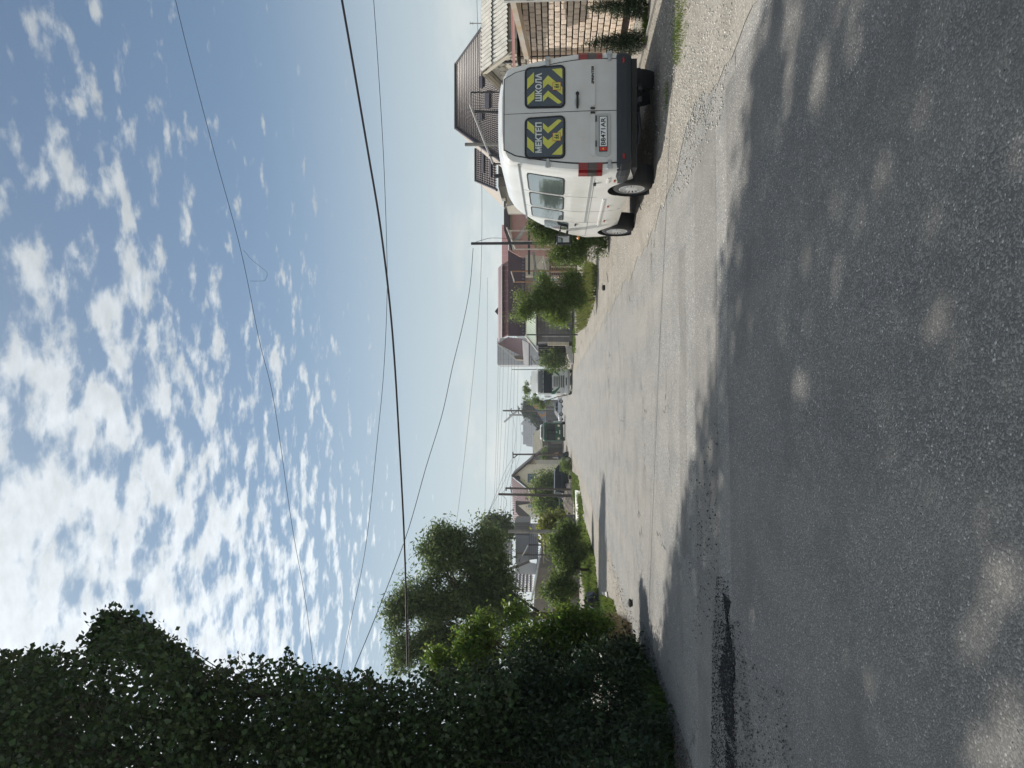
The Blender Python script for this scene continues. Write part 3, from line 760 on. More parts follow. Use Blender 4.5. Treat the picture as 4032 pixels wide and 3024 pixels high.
# ---------------------------------------------------------------- buildings
def root(name, label, cat, loc, group=None): return thing(name, label, cat, loc, 0, group)
def slab(pts, Y, th=.1):
    """front polygon given by picture points on the plane y=Y, th metres deep"""
    return MB().poly([P(x, y, Y) for x, y in pts], (0, th, 0))
def slabs(lst, Y, th=.1):
    m = MB()
    for pts in lst: m.poly([P(x, y, Y) for x, y in pts], (0, th, 0))
    return m
def relief(a, b, c, d, nu, nv, amp, step, kind='tile', sub=4):
    """roof sheet on the quad a b (eave) c d (ridge): waves across and steps up the slope"""
    a, b, c, d = map(Vector, (a, b, c, d)); nrm = (b-a).cross(d-a).normalized()
    if nrm.z < 0: nrm = -nrm
    mb = MB(); us = [i/(nu*sub) for i in range(nu*sub+1)]
    if kind == 'tile':
        vs_ = []
        for j in range(nv): vs_ += [(j/nv, 1.0), ((j+.55)/nv, .5), ((j+.985)/nv, .0)]
        vs_.append((1, 0))
    else: vs_ = [(j/nv, 1-(j % 1)) for j in range(nv+1)]
    for v, st in vs_:
        for u in us:
            p = (a*(1-u)+b*u)*(1-v)+(d*(1-u)+c*u)*v
            w = .5+.5*math.cos(u*nu*2*math.pi)
            if kind == 'tile': w = w**.6
            if kind == 'trap': w = 1 if w > .6 else 0
            mb.v.append(p+nrm*(amp*w+step*st))
    R = len(us)
    for j in range(len(vs_)-1):
        for i in range(R-1): mb.f.append((j*R+i, j*R+i+1, (j+1)*R+i+1, (j+1)*R+i))
    return mb
def IP(lst, Y): return [P(x, y, Y) for x, y in lst]

# --- pale brick house on the right, its long wall faces the road
WX = 7.6
bh = root('brick_house', 'pale split-face brick house wall right of the white van', 'house', (WX+2, 15, 0))
part('wall', MB().bb(WX+.03, WX+4, 12.9, 15.62, -.35, 2.36).bb(WX-.10, WX+4, 15.62, 20.5, -.35, 2.44), M_MORT, bh)
part('foundation', MB().bb(WX-.05, WX+.2, 12.9, 15.60, -.5, .03).bb(WX-.17, WX+.2, 15.60, 20.5, -.5, .03), M_CONC, bh)
bm_ = MB().box((0, 0, 0), (1, 1, 1), 0, .07).mesh('brick'); bm_.materials.append(M_BRICK)
CO, BL = .1235, .196
def brick(x, y, z, dx, dy, dz):
    o = part('brick', bm_, None, bh); o.location = o.location+Vector((x, y, z)) ; o.scale = (dx, dy, dz)
    o.matrix_parent_inverse = Matrix.Translation(-bh.location)
    return o
for r in range(19):
    z = .03+CO*(r+.5)
    if r == 1: continue                              # the recessed damp course
    y = 13.62-(BL*.5 if r % 2 else 0)
    while y < 15.55:
        y1 = min(y+BL, 15.60)
        if y1-y > .05: brick(WX+.012-random.uniform(0, .012), (y+y1)/2, z+random.uniform(-.003, .003), .06, y1-y-.024, CO-.026)
        y += BL
for r in range(19):
    z = .03+CO*(r+.5)
    brick(WX-.035, 15.625, z, .12, .05, CO-.022)
    y = 15.66-(BL*.5 if r % 2 else 0)
    while y < 16.5:
        y1 = y+BL; ya = max(y, 15.65)
        if y1-ya > .05 and (r > 14 or r < 3 or y < 15.9): brick(WX-.118-random.uniform(0, .01), (ya+y1)/2, z, .06, y1-ya-.024, CO-.026)
        y += BL
part('roof', MB().poly([(WX-.24, 12.5, 2.34), (WX-.24, 20.5, 2.72), (WX+4, 20.5, 2.86), (WX+4, 12.5, 2.48)], (0, 0, .035)), material('rusty_red_sheet', (.20, .055, .045), .6, .2, 5), bh)
part('roof', MB().bb(WX-.25, WX-.22, 12.5, 12.52, 2.3, 2.4), material('rusty_red_sheet', (.2, .05, .04)), bh)
part('fascia', MB().poly([(WX-.26, 12.5, 2.33), (WX-.26, 20.5, 2.71), (WX-.26, 20.5, 2.75), (WX-.26, 12.5, 2.37)], (.02, 0, 0)), material('faded_pink_trim', (.42, .24, .21), .6), bh)
part('gutter', MB().poly([(7.17, 12.2, 2.37), (7.30, 12.2, 2.33), (7.30, 15.05, 2.12), (7.17, 15.05, 2.16)], (0, 0, .06)).poly([(7.16, 12.2, 2.37), (7.17, 12.2, 2.37), (7.17, 15.05, 2.16), (7.16, 15.05, 2.16)], (0, 0, .10)), material('rusty_white_gutter', (.60, .58, .54), .5, .1, 3, col2=(.50, .34, .20)), bh)
gate = root('metal_gate', 'pale metal gate leaf at the near end of the brick house', 'gate', (7.6, 12.5, 0))
part('panel', MB().bb(7.03, 8.6, 12.52, 12.55, .22, 2.45), material('gate_cream', (.62, .60, .48), .5, .08, 3), gate)
part('frame', MB().bb(6.98, 7.03, 12.5, 12.57, .05, 2.5).bb(7.03, 8.6, 12.5, 12.57, 2.45, 2.5).bb(7.03, 8.6, 12.5, 12.57, .10, .22), M_CONC, gate)
for z in (.62, 2.05): part('hinge', MB().box((7.0, 12.485, z), (.05, .03, .12)), M_BLACK, gate)
# raised strip and kerb in front of the brick house
struct('kerb', MB().bb(6.47, 6.53, 9.5, 40, -.1, .03), M_CONCD)

# --- grey corrugated asbestos roof house behind it
Y0 = 26.0
e0 = P(2000, 196, Y0); e1 = Vector((e0.x+6, Y0, e0.z)); t0 = P(1901, 246, Y0*1.045); t0.x = e0.x; 
dz_, dy_ = t0.z-e0.z, t0.y-e0.y
t1 = Vector((e1.x, t0.y, t0.z))
gh = root('corrugated_roof_house', 'house with a grey corrugated roof and crazy-stone gable above the brick wall', 'house', (e0.x+3, Y0+3, 0))
M_ASB = material('asbestos_sheet', (.50, .48, .43), .9, .22, 3)
m1 = relief(e0-Vector((.25, .12, 0)), e1-Vector((0, .12, 0)), t1-Vector((0, dy_*.42, dz_*.42)), t0-Vector((.25, dy_*.42, dz_*.42)), 38, 2, .055, 0, 'wave')
part('roof', m1, M_ASB, gh, fix=False)
m2 = relief(e0+Vector((-.25, dy_*.55, dz_*.55+.07)), e1+Vector((0, dy_*.55, dz_*.55+.07)), t1+Vector((0, .1, .05)), t0+Vector((-.25, .1, .05)), 38, 2, .055, 0, 'wave')
part('roof', m2, M_ASB, gh, fix=False)
rb = relief(Vector((e0.x-.25, t0.y+3, e0.z)), Vector((e1.x, t0.y+3, e0.z)), t1+Vector((0, .1, .05)), t0+Vector((-.25, .1, .05)), 38, 2, .05, 0, 'wave')
part('roof', rb, M_ASB, gh, fix=False)
gx = e0.x
part('wall', MB().poly([(gx+.05, Y0+.15, -.2), (gx+.05, Y0+.15, e0.z-.02), (gx+.05, t0.y, t0.z-.12), (gx+.05, t0.y+2.8, e0.z-.02), (gx+.05, t0.y+2.8, -.2)], (5.8, 0, 0)), material('grey_plaster', (.40, .37, .32), .9, .12, 4), gh)
# crazy stone facing: irregular pieces
M_STONE = material('facing_stone', (.52, .47, .38), .85, .15, 8, objrand=.14)
rs_ = random.Random(5)
for iz in range(9):
    for iy in range(9):
        cy, czz = Y0+.3+iy*.36+(iz % 2)*.16, 1.9+iz*.25
        lim = e0.z+(cy-Y0)/(dy_)*dz_*.98-.25 if cy < t0.y else t0.z-.3-(cy-t0.y)*.33
        if czz > lim or cy > t0.y+2.5: continue
        pts = []
        for k in range(6):
            a = 2*math.pi*(k+rs_.uniform(-.25, .25))/6; r = rs_.uniform(.85, 1.05)
            pts.append((gx+.02, cy+.19*r*math.cos(a), czz+.13*r*math.sin(a)))
        part('stone', MB().poly(pts, (.04, 0, 0)), M_STONE, gh)
part('vent', MB().bb(gx-.02, gx+.04, Y0+.9, Y0+1.02, e0.z-.25, e0.z+.30), M_BLACK, gh)
part('bargeboard', MB().poly([(gx-.28, Y0-.15, e0.z-.16), (gx-.28, Y0-.15, e0.z-.02), (gx-.28, t0.y+.1, t0.z), (gx-.28, t0.y+.1, t0.z-.14)], (.03, 0, 0)).poly([(gx-.20, Y0, e0.z-.20), (gx-.20, t0.y, t0.z-.2), (gx+.04, t0.y, t0.z-.2), (gx+.04, Y0, e0.z-.2)], (0, 0, .03)), material('pale_board', (.50, .46, .38), .8), gh)
part('window', slab([(2005, 20), (2030, 20), (2030, 0), (2005, 0)], Y0+.10, .04), M_GLASSD, gh)
part('meter_box', slab([(2010, 150), (2034, 150), (2034, 128), (2010, 128)], Y0+.02, .12), M_CONC, gh)
part('drain_pipe', MB().tube([P(2000, 160, Y0+.0), P(2028, 158, Y0)], .03), M_TRUCK, gh)

# --- tiled houses behind the van
M_TILE = material('taupe_metal_tile', (.088, .07, .068), .5, .12, 2, spec=.45)
M_SOFFIT = material('weathered_boards', (.33, .29, .25), .85, .2, 6, stretch=(1, 1, 6))
th_ = root('tiled_house', 'big house with a taupe metal tile hip roof rising behind the van', 'house', P(2100, 350, 46))
Ya, Yb = 42.0, 47.0
rg0, rg1 = P(1798, 253, Yb), P(1798, 505, Yb)
ev1 = P(1975, 630, Ya); ev0 = P(1975, 10, Ya)
# front plane as two strips: a slanted left edge (verge) and right hip
quad = relief(ev1, ev0, rg0, rg1, 70, 24, .04, .035, 'tile', 4)
part('roof', quad, M_TILE, th_, smooth=False, fix=False)
hipR = relief(ev0, ev0+Vector((1.5, 8, 0)), rg0, rg0, 16, 17, .045, .05, 'tile', 4)
part('roof', hipR, M_TILE, th_, fix=False)
part('ridge_cap', MB().tube([rg1+Vector((-.05, 0, .06)), rg0+Vector((.05, 0, .06))], .10, 8).tube([rg0+Vector((0, 0, .06)), ev0+Vector((0, 0, .1))], .09, 8).tube([rg1+Vector((-.0, 0, .06)), ev1+Vector((-.0, 0, .10))], .10, 8), material('tile_ridge', (.05, .045, .05), .5), th_)
part('bargeboard', MB().poly([P(1798, 506, Yb), P(1975, 632, Ya), P(1985, 612+20, Ya), P(1935, 607+14, Ya+1.2), P(1800, 509, Yb+.3)], (-.05, .4, 0)), M_SOFFIT, th_)
part('soffit', MB().poly([P(1799, 507, Yb), P(1976, 632, Ya), P(1976, 660, Ya+2.2), P(1840, 556, Yb+1.5)], (.02, 0, -.06)), M_SOFFIT, th_)
part('wall', MB().poly([P(1976, 600, Ya+.9), P(1976, 0, Ya+.9), P(2250, 0, Ya+.9), P(2250, 600, Ya+.9)], (0, 7, 0)), material('taupe_plaster', (.34, .31, .27), .9, .1, 3), th_)
sg = material('snow_guard', (.05, .045, .055), .5)
def on_front(x, y):
    # point of the roof plane seen at picture point x,y
    n = (ev0-ev1).cross(rg1-ev1).normalized(); d = ray(x, y); o = Vector((0, 0, EYE))
    return o+d*((ev1-o).dot(n)/d.dot(n))
nf = (ev0-ev1).cross(rg1-ev1).normalized(); nf = nf if nf.z > 0 else -nf
for (x0, x1, y0, y1) in ((1901, 1905, 175, 228), (1918, 1934, 257, 302), (1893, 1907, 300, 349), (1916, 1934, 366, 432), (1892, 1906, 446, 477)):
    ps = [on_front(x, y)+nf*.10 for x, y in ((x0, y0), (x0, y1), (x1, y1), (x1, y0))]
    part('snow_guard', MB().poly(ps, nf*.05), sg, th_)
# lower wing to the left
lw = root('tiled_wing_house', 'lower tiled roof house left of the big tiled one, just above the van', 'house', P(2100, 700, 50))
Yc, Yd = 47.0, 50.5
a_, b_, c_, d_ = P(1959, 746, Yc), P(1959, 585, Yc), P(1876, 585, Yd), P(1876, 711, Yd)
part('roof', relief(a_, b_, c_, d_, 16, 9, .045, .05, 'tile', 4), M_TILE, lw, fix=False)
part('ridge_cap', MB().tube([d_+Vector((-.05, 0, .05)), c_+Vector((0, 0, .05))], .10, 8).tube([d_+Vector((-.03, 0, .05)), a_+Vector((-.03, 0, .05))], .09, 8), material('tile_ridge', (.05, .045, .05)), lw)
part('bargeboard', MB().poly([P(1876, 712, Yd), P(1959, 749, Yc), P(1966, 761, Yc+.4), P(1985, 818, Yc+3.5)], (0, .05, 0)), M_SOFFIT, lw)
part('wall', MB().poly([P(1962, 735, Yc+.6), P(1962, 585, Yc+.6), P(2250, 585, Yc+.6), P(2250, 735, Yc+.6)], (0, 3.4, 0)).poly([P(1990, 800, Yc+3.2), P(1990, 735, Yc+3.2), P(2250, 735, Yc+3.2), P(2250, 800, Yc+3.2)], (0, 3, 0)), material('grey_wall', (.30, .28, .25), .9, .1, 4), lw)
n2_ = (b_-a_).cross(d_-a_).normalized(); n2_ = n2_ if n2_.z > 0 else -n2_
for (x0, x1, y0, y1) in ((1904, 1912, 602, 682), (1934, 1941, 618, 699)):
    o_ = Vector((0, 0, EYE)); ps = []
    for x, y in ((x0, y0), (x0, y1), (x1, y1), (x1, y0)):
        d = ray(x, y); ps.append(o_+d*((a_-o_).dot(n2_)/d.dot(n2_))+n2_*.10)
    part('snow_guard', MB().poly(ps, n2_*.05), sg, lw)
ln_ = root('porch', 'beige porch with a gutter bracket just left of the van roof', 'porch', P(2200, 790, 46))
part('wall', slab([(1996, 735), (2200, 735), (2200, 808), (1996, 808)], 46.2, 2), material('beige_board', (.42, .39, .33), .85, .1, 4), ln_)
part('gutter', MB().tube([P(1985, 822, 46), P(1992, 812, 46), P(2010, 808, 46), P(2012, 800, 46)], .05, 6), M_CONC, ln_)

# --- carport frame above the van
cf = root('pipe_frame', 'bent steel pipe frame standing above the van roof', 'frame', P(2200, 400, 24))
part('crossbar', MB().tube([P(1852, 364, 24), P(1850, 410, 24), P(1942, 646, 24)], .035), material('galvanised', (.45, .45, .44), .5), cf)
for (x0, y0, x1, y1, r) in ((1852, 364, 2200, 362, .03), (1868, 440, 2200, 442, .05), (1925, 612, 2200, 614, .04), (1942, 645, 2200, 646, .03), (1946, 693, 2200, 693, .07)):
    part('post', MB().tube([P(x0, y0, 24), P(x1, y1, 24)], r), M_STEEL, cf)
# --- red roofed house
RY = 72.0
rh = root('red_roof_house', 'long house with a dusty pink and maroon metal roof right of the truck', 'house', P(2250, 1150, RY+4))
M_PINK = material('pink_metal_sheet', (.20, .088, .084), .5, .10, 2)
M_MAR = material('maroon_metal', (.062, .034, .042), .5, .10, 2)
M_RTILE = material('maroon_metal_tile', (.12, .062, .068), .38, .1, 2, spec=.6)
top = [P(1962, 1057, RY+3), P(1962, 1350, RY+3)]; bot = [P(1979, 1040, RY+.4), P(1979, 1326, RY+.4)]
part('upper_roof', relief(bot[1], bot[0], top[0], top[1], 34, 2, .05, .04, 'tile', 4), M_RTILE, rh, fix=False)
a1, b1 = P(2001, 1323, RY), P(2001, 885, RY); c1, d1 = P(1977, 885, RY+1.1), P(1977, 1330, RY+1.1)
for i in range(22):
    u0, u1 = i/22, (i+1)/22-.0006
    part('roof_sheet', MB().poly([a1.lerp(b1, u0), a1.lerp(b1, u1), d1.lerp(c1, u1), d1.lerp(c1, u0)], (0, .02, .02)), M_PINK, rh)
part('gable_board', slab([(2001, 985), (2067, 1000), (2067, 1322), (2001, 1322)], RY+.02, .5), M_MAR, rh)
for i in range(24):
    y = 1000+i*13.4
    part('cornice_bracket', slab([(2056, y), (2056, y+7), (2064, y+7), (2064, y)], RY-.06, .07), material('blue_grey_trim', (.12, .12, .15), .6), rh)
part('wall', slab([(2067, 900), (2067, 1322), (2270, 1322), (2270, 900)], RY+1.2, 8), material('cream_plaster', (.46, .41, .34), .9, .08, 2), rh)
hp = relief(P(2063, 1404, RY+6), P(2060, 1332, RY+.6), P(2001, 1325, RY+1), P(1962, 1352, RY+3.1), 14, 9, .05, .05, 'tile', 4)
part('hip_roof', hp, M_RTILE, rh, fix=False)
part('gutter', MB().tube([P(1958, 1352, RY+3.1), P(2033, 1417, RY+6)], .05, 6).tube([P(2034, 1323, RY), P(2040, 1327, RY), P(2066, 1327, RY)], .05, 6), material('galvanised', (.45, .45, .44)), rh)
part('dormer', slab([(1948, 1226), (1962, 1208), (1962, 1242)], RY+3.1, .4), M_MAR, rh)
part('under_eave_wall', slab([(2026, 1400), (2070, 1398), (2070, 1417), (2026, 1413)], RY+6.2, 3), material('brown_board', (.20, .17, .14), .9), rh)
pw = root('pink_house', 'salmon pink plastered house with a slanted white stripe behind the round bush', 'house', P(2300, 870, 62))
part('wall', slab([(2003, 740), (2003, 985), (2050, 1012), (2290, 1012), (2290, 740)], 62.0, .12), material('salmon_plaster', (.47, .27, .235), .9, .1, 2), pw)
part('roof', slab([(1984, 740), (1984, 905), (2012, 985), (2018, 985), (2006, 905), (2006, 740)], 61.6, 1.2), material('dark_eave', (.06, .045, .05), .7), pw)
part('stripe', slab([(2068, 888), (2072, 903), (2040, 950), (2024, 958), (2020, 948), (2050, 915)], 61.93, .06), M_CONC, pw)
part('bargeboard', slab([(2004, 905), (2012, 905), (2026, 985), (2018, 985)], 61.55, .05), material('pale_board', (.5, .46, .38)), pw)
part('eave_trim', slab([(2008, 740), (2014, 740), (2014, 985), (2010, 985)], 61.8, .1), material('yellow_grey_trim', (.28, .26, .18), .8), pw)
ca = root('cream_gate_canopy', 'cream gable canopy with a green glazed panel over brown brick gate pillars', 'canopy', P(2300, 1080, 58))
part('gable', slab([(2070, 1004), (2070, 1090), (2098, 1090), (2098, 1058), (2140, 1055), (2136, 1010), (2098, 1004)], 58, .2), material('cream_board', (.50, .44, .35), .8, .06, 3), ca)
part('gable', slab([(2112, 1045), (2110, 1058), (2142, 1060), (2136, 1015)], 57.9, .08), material('pale_cream', (.62, .56, .44), .7), ca)
part('glazed_panel', slab([(2100, 1062), (2100, 1110), (2140, 1112), (2142, 1064)], 58.1, .06), material('green_glass', (.03, .10, .095), .15, coat=1), ca)
part('wall_panel', slab([(2148, 1085), (2148, 1104), (2195, 1106), (2195, 1090)], 58.0, .08), material('pale_teal', (.28, .36, .36), .7), ca)
for (y0, y1) in ((1018, 1048), (1052, 1064), (1072, 1080)):
    for r in range(15):
        x = 2163+r*8.4
        part('brick', slab([(x, y0), (x+7.4, y0), (x+7.4, y1), (x, y1)], 57.4+.02*(r % 2), .4), M_BRICKR, ca)
for (y0, y1) in ((1048, 1052), (1064, 1072), (1088, 1092)):
    for r in range(15):
        x = 2170+r*8.4
        part('brick', slab([(x, y0), (x+7.4, y0), (x+7.4, y1), (x, y1)], 57.2+.02*(r % 2), .5), material('pale_brick_far', (.50, .39, .31), .9, objrand=.12), ca)
part('lintel', MB().tube([P(2138, 1007, 57.3), P(2158, 1090, 57.3)], .06, 6), material('pale_cream', (.62, .56, .44)), ca)
# grey block outbuilding with pale green sheet roof
bo = root('block_outbuilding', 'grey concrete block outbuilding with a pale green ribbed roof behind the tall bush', 'outbuilding', P(2250, 1290, 66))
BY = 66.0
part('wall', slab([(2114, 1185), (2114, 1345), (2260, 1345), (2260, 1185)], BY+.06, 5), material('block_mortar', (.10, .10, .10), .95), bo)
blk = MB().box((0, 0, 0), (1, 1, 1), 0, .04).mesh('block'); blk.materials.append(material('concrete_block', (.165, .16, .155), .9, .15, 4, objrand=.15))
pa = P(2252, 1185, BY); pb = P(2114, 1343, BY)
W_, H_ = pa.x-pb.x, pb.z-pa.z; nr = 9; ncol = int(W_/.60)
for r in range(nr):
    for c in range(ncol+1):
        x0 = pb.x+c*.60-(.3 if r % 2 else 0); x1 = min(x0+.60, pa.x); x0 = max(x0, pb.x)
        if x1-x0 < .1: continue
        o = part('block', blk, None, bo); o.location = ((x0+x1)/2, BY+random.uniform(0, .02), pa.z+H_*(r+.5)/nr); o.scale = (x1-x0-.02, .14, H_/nr-.022)
        o.matrix_parent_inverse = Matrix.Translation(-bo.location)
part('roof', relief(P(2111, 1360, BY-.6), P(2111, 1170, BY-.6), P(2074, 1172, BY+2.6), P(2074, 1318, BY+2.6), 18, 1, .07, 0, 'trap', 6), material('pale_green_sheet', (.47, .52, .42), .5, .06, 2), bo, fix=False)
part('fascia', slab([(2112, 1170), (2118, 1170), (2118, 1360), (2112, 1360)], BY-.55, .15), M_BLACK, bo)
part('gutter', MB().tube([P(2070, 1320, BY+2.7), P(2120, 1386, BY-.8)], .08, 6), M_CONC, bo)
part('pipe', MB().tube([P(2134, 1325, BY-.1), P(2242, 1325, BY-.1)], .045, 6), M_CONC, bo)
cp = root('brick_gatepost', 'pale brick gatepost at the left end of the block outbuilding', 'gatepost', P(2250, 1354, 64))
cpm = MB().box((0, 0, 0), (1, 1, 1), 0, .06).mesh('brick'); cpm.materials.append(material('cream_brick', (.52, .45, .35), .85, .1, 8, objrand=.12))
for r in range(12):
    q = P(2160+r*7, 1354, 64); o = part('brick', cpm, None, cp); o.location = (q.x, 64, q.z); o.scale = (.30, .3, .142); o.matrix_parent_inverse = Matrix.Translation(-cp.location)
dp = root('dark_porch', 'shadowed porch with thin grey posts behind the brick gatepost', 'porch', P(2250, 1378, 69))
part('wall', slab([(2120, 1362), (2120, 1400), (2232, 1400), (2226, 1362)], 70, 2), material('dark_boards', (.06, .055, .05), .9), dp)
part('roof', MB().poly([P(2086, 1352, 69), P(2086, 1440, 69), P(2066, 1434, 72), P(2060, 1338, 72)], (0, 0, .1)), material('grey_slate', (.16, .16, .165), .8, .2, 6), dp)
for y in (1368, 1376, 1392): part('post', MB().tube([P(2122, y, 68.5), P(2238, y, 68.5)], .05, 6), M_CONCD, dp)
part('rail', MB().tube([P(2082, 1398, 67), P(2110, 1432, 67)], .06, 6).tube([P(2092, 1400, 67), P(2092, 1440, 67)], .05, 6), M_CONCD, dp)
rp = struct('ramp', MB().poly([P(2226, 1358, 66), P(2252, 1365, 66), P(2258, 1432, 66), P(2250, 1430, 66)], (0, 2, 0)), M_CONC)
# pipe goal frames over gates, beam
pf = root('pipe_frame', 'rusty gas pipe arch in front of the maroon gable', 'frame', P(2200, 1090, 44))
part('crossbar', MB().tube([P(2013, 1068, 44), P(2026, 1112, 44)], .035), M_STEELL, pf)
for (x0, y0) in ((2013, 1068), (2026, 1110)): part('post', MB().tube([P(x0, y0, 44), P(2330, y0-2, 44)], .045), M_RUST, pf)
pf = root('pipe_frame', 'pale pipe arch in front of the salmon pink house', 'frame', P(2200, 950, 36))
part('crossbar', MB().tube([P(1995, 895, 36), P(2030, 981, 36)], .035), M_STEELL, pf)
for (x0, y0) in ((2018, 951), (2030, 981), (1998, 908)): part('post', MB().tube([P(x0, y0, 36), P(2370, y0, 36)], .035), M_STEELL, pf)
bmn = root('steel_beam', 'dark steel beam spanning in front of the cream gable', 'beam', P(2083, 990, 40))
part('beam', MB().tube([P(2083, 850, 40), P(2083, 1081, 40)], .07, 6), M_STEEL, bmn)
part('post', MB().tube([P(2083, 900, 40), P(2350, 900, 40)], .06, 6), M_STEEL, bmn)
bmn = root('steel_beam', 'sloping grey steel beam under the dark one', 'beam', P(2108, 1050, 41))
part('beam', MB().tube([P(2100, 992, 41), P(2116, 1120, 41)], .08, 6), M_CONCD, bmn)
part('post', MB().tube([P(2116, 1118, 41), P(2340, 1118, 41)], .06, 6), M_CONCD, bmn)
part('elbow', MB().tube([P(2122, 1104, 40.5), P(2126, 1116, 40.5), P(2132, 1120, 40.5), P(2150, 1119, 40.5)], .05, 6), M_CHROME, bmn)
# --- left houses
LY = 88.0
cg = root('cream_gable_house', 'cream gabled house with a faded pink corrugated roof and dormer', 'house', P(2230, 1900, LY+4))
M_CREAM = material('cream_render', (.72, .65, .52), .9, .1, 2)
M_FPINK = material('faded_pink_sheet', (.40, .30, .30), .7, .12, 2)
part('wall', slab([(2017, 1873), (2088, 1928), (2250, 1928), (2250, 1828), (2078, 1828)], LY, 7), M_CREAM, cg)
part('wall', slab([(2086, 1928), (2250, 1928), (2250, 2036), (2086, 2036)], LY+.8, 6), M_CREAM, cg)
part('roof', slab([(2013, 1873), (2096, 1804), (2100, 1810), (2017, 1880)], LY-.4, 7), material('dark_fascia', (.07, .06, .055), .7), cg)
part('roof', slab([(2013, 1873), (2089, 1934), (2094, 1930), (2018, 1868)], LY-.38, 7), material('dark_fascia', (.07, .06, .055), .7), cg)
part('pink_roof', relief(P(2087, 2044, LY+.4), P(2087, 1934, LY+.4), P(2016, 1876, LY+3), P(2023, 2054, LY+3), 20, 6, .12, .03, 'trap', 6), M_FPINK, cg, fix=False)
w_ = part('window', slab([(2078, 1866), (2078, 1900), (2111, 1900), (2111, 1866)], LY-.06, .08), material('window_frame_dark', (.05, .06, .065), .5), cg)
for (a, b) in ((1868, 1879), (1881, 1887), (1889, 1898)):
    part('pane', slab([(2080, a), (2080, b), (2109, b), (2109, a)], LY-.075, .02), material('sky_glass', (.16, .22, .26), .05, spec=1, coat=1), w_)
part('dish', MB().revolve([(0, .30), (-.1, .26), (-.14, .001)], P(2039, 1883, LY-.2), 'y', 14), M_BLACK, cg)
dm = part('dormer', slab([(2030, 1973), (2030, 2015), (2044, 2032), (2078, 2034), (2086, 2034), (2086, 1976)], LY-.6, .3), material('dormer_roof', (.10, .085, .085), .7), cg)
part('dormer_face', slab([(2040, 1990), (2084, 2029), (2118, 2029), (2118, 1980), (2076, 1985)], LY-.75, .2), M_CREAM, dm)
part('pane', slab([(2079, 1987), (2079, 1998), (2104, 1998), (2104, 1987)], LY-.82, .05), material('sky_glass', (.16, .22, .26)), dm)
bal = part('balcony', slab([(2086, 2016), (2088, 2048), (2090, 2048), (2090, 2016)], LY-2, .08), M_TRUCK, cg)
for i in range(9): part('baluster', slab([(2090, 2017+i*3.4), (2121, 2017+i*3.4), (2121, 2018.6+i*3.4), (2090, 2018.6+i*3.4)], LY-2, .05), M_TRUCK, bal)
SY = 58.0
sh_ = root('shiny_tile_house', 'house with shiny dark metal tile roofs and grey gable behind the willow', 'house', P(2230, 2170, SY+4))
M_SHT = material('glossy_dark_tile', (.30, .29, .30), .25, .05, 2, spec=.9, coat=.6)
part('ribbed_wall', slab([(2026, 2056), (2084, 2056), (2084, 2110), (2026, 2110)], SY+.9, 3), material('ribbed_grey', (.26, .25, .24), .6), sh_)
for i in range(8): part('rib', slab([(2028, 2059+i*6.4), (2083, 2059+i*6.4), (2083, 2061+i*6.4), (2028, 2061+i*6.4)], SY+.84, .05), material('ribbed_grey_dark', (.14, .135, .13), .6), sh_)
part('wall', slab([(2030, 2108), (2082, 2108), (2082, 2224), (2030, 2222)], SY+.7, 3), material('blue_grey_wall', (.25, .255, .27), .8, .08, 2), sh_)
part('board', slab([(2030, 2176), (2082, 2176), (2082, 2182), (2030, 2182)], SY+.6, .05), material('brown_board', (.2, .17, .14)), sh_)
part('lower_roof', relief(P(2128, 2200, SY-1.0), P(2128, 2060, SY-1.0), P(2085, 2060, SY+.9), P(2085, 2205, SY+.9), 15, 5, .09, .12, 'tile', 5), M_SHT, sh_, fix=False)
part('lower_roof', slab([(2083, 2206), (2084, 2060), (2086, 2060), (2086, 2206)], SY+.7, .1), M_CONCD, sh_)
part('wall', slab([(2130, 2056), (2290, 2056), (2290, 2230), (2130, 2230)], SY-.2, 4), material('brown_plaster', (.25, .19, .15), .9, .15, 2), sh_)
part('upper_roof', relief(P(2026, 2222, SY-.2), P(2026, 2128, SY-.2), P(1960, 2150, SY+3), P(1948, 2240, SY+3), 10, 8, .09, .12, 'tile', 5), M_SHT, sh_, fix=False)
part('bargeboard', slab([(1962, 2252), (2082, 2208), (2088, 2216), (1966, 2262)], SY-.9, .2), material('mossy_board', (.20, .19, .16), .8), sh_)
part('gable_wall', slab([(2028, 2240), (2086, 2216), (2124, 2224), (2112, 2262), (2030, 2262)], SY-1, .2), material('white_gable', (.55, .56, .57), .7), sh_)
part('front_roof', relief(P(2107, 2330, SY-5), P(2107, 2262, SY-5), P(1962, 2250, SY-1), P(1945, 2330, SY-1), 8, 11, .09, .12, 'tile', 5), M_SHT, sh_, fix=False)
part('gutter', MB().tube([P(2130, 2160, SY-2), P(2112, 2265, SY-5.2), P(2092, 2372, SY-6)], .08, 6), M_TRUCK, sh_)
part('wall', slab([(2110, 2240), (2290, 2235), (2290, 2420), (2100, 2420)], SY-4.6, 4), material('taupe_render', (.22, .19, .165), .9, .15, 2), sh_)
part('door', slab([(2164, 2152), (2230, 2152), (2230, 2178), (2164, 2178)], SY-.4, .15), material('dark_red_door', (.13, .03, .025), .6), sh_)
part('red_wall', slab([(2220, 2320), (2300, 2320), (2300, 2352), (2220, 2352)], SY-5.0, .3), material('dark_red_door', (.13, .03, .025)), sh_)
part('fence_rail', MB().tube([P(2140, 2080, SY-3), P(2141, 2250, SY-3)], .06, 6), M_STEELL, sh_)
pg = root('pipe_frame', 'black swing-like pipe frame before the glossy tiled roof', 'frame', P(2200, 2160, 50))
part('crossbar', MB().tube([P(2080, 2146, 50), P(2058, 2188, 50)], .04), material('galvanised', (.45, .45, .44)), pg)
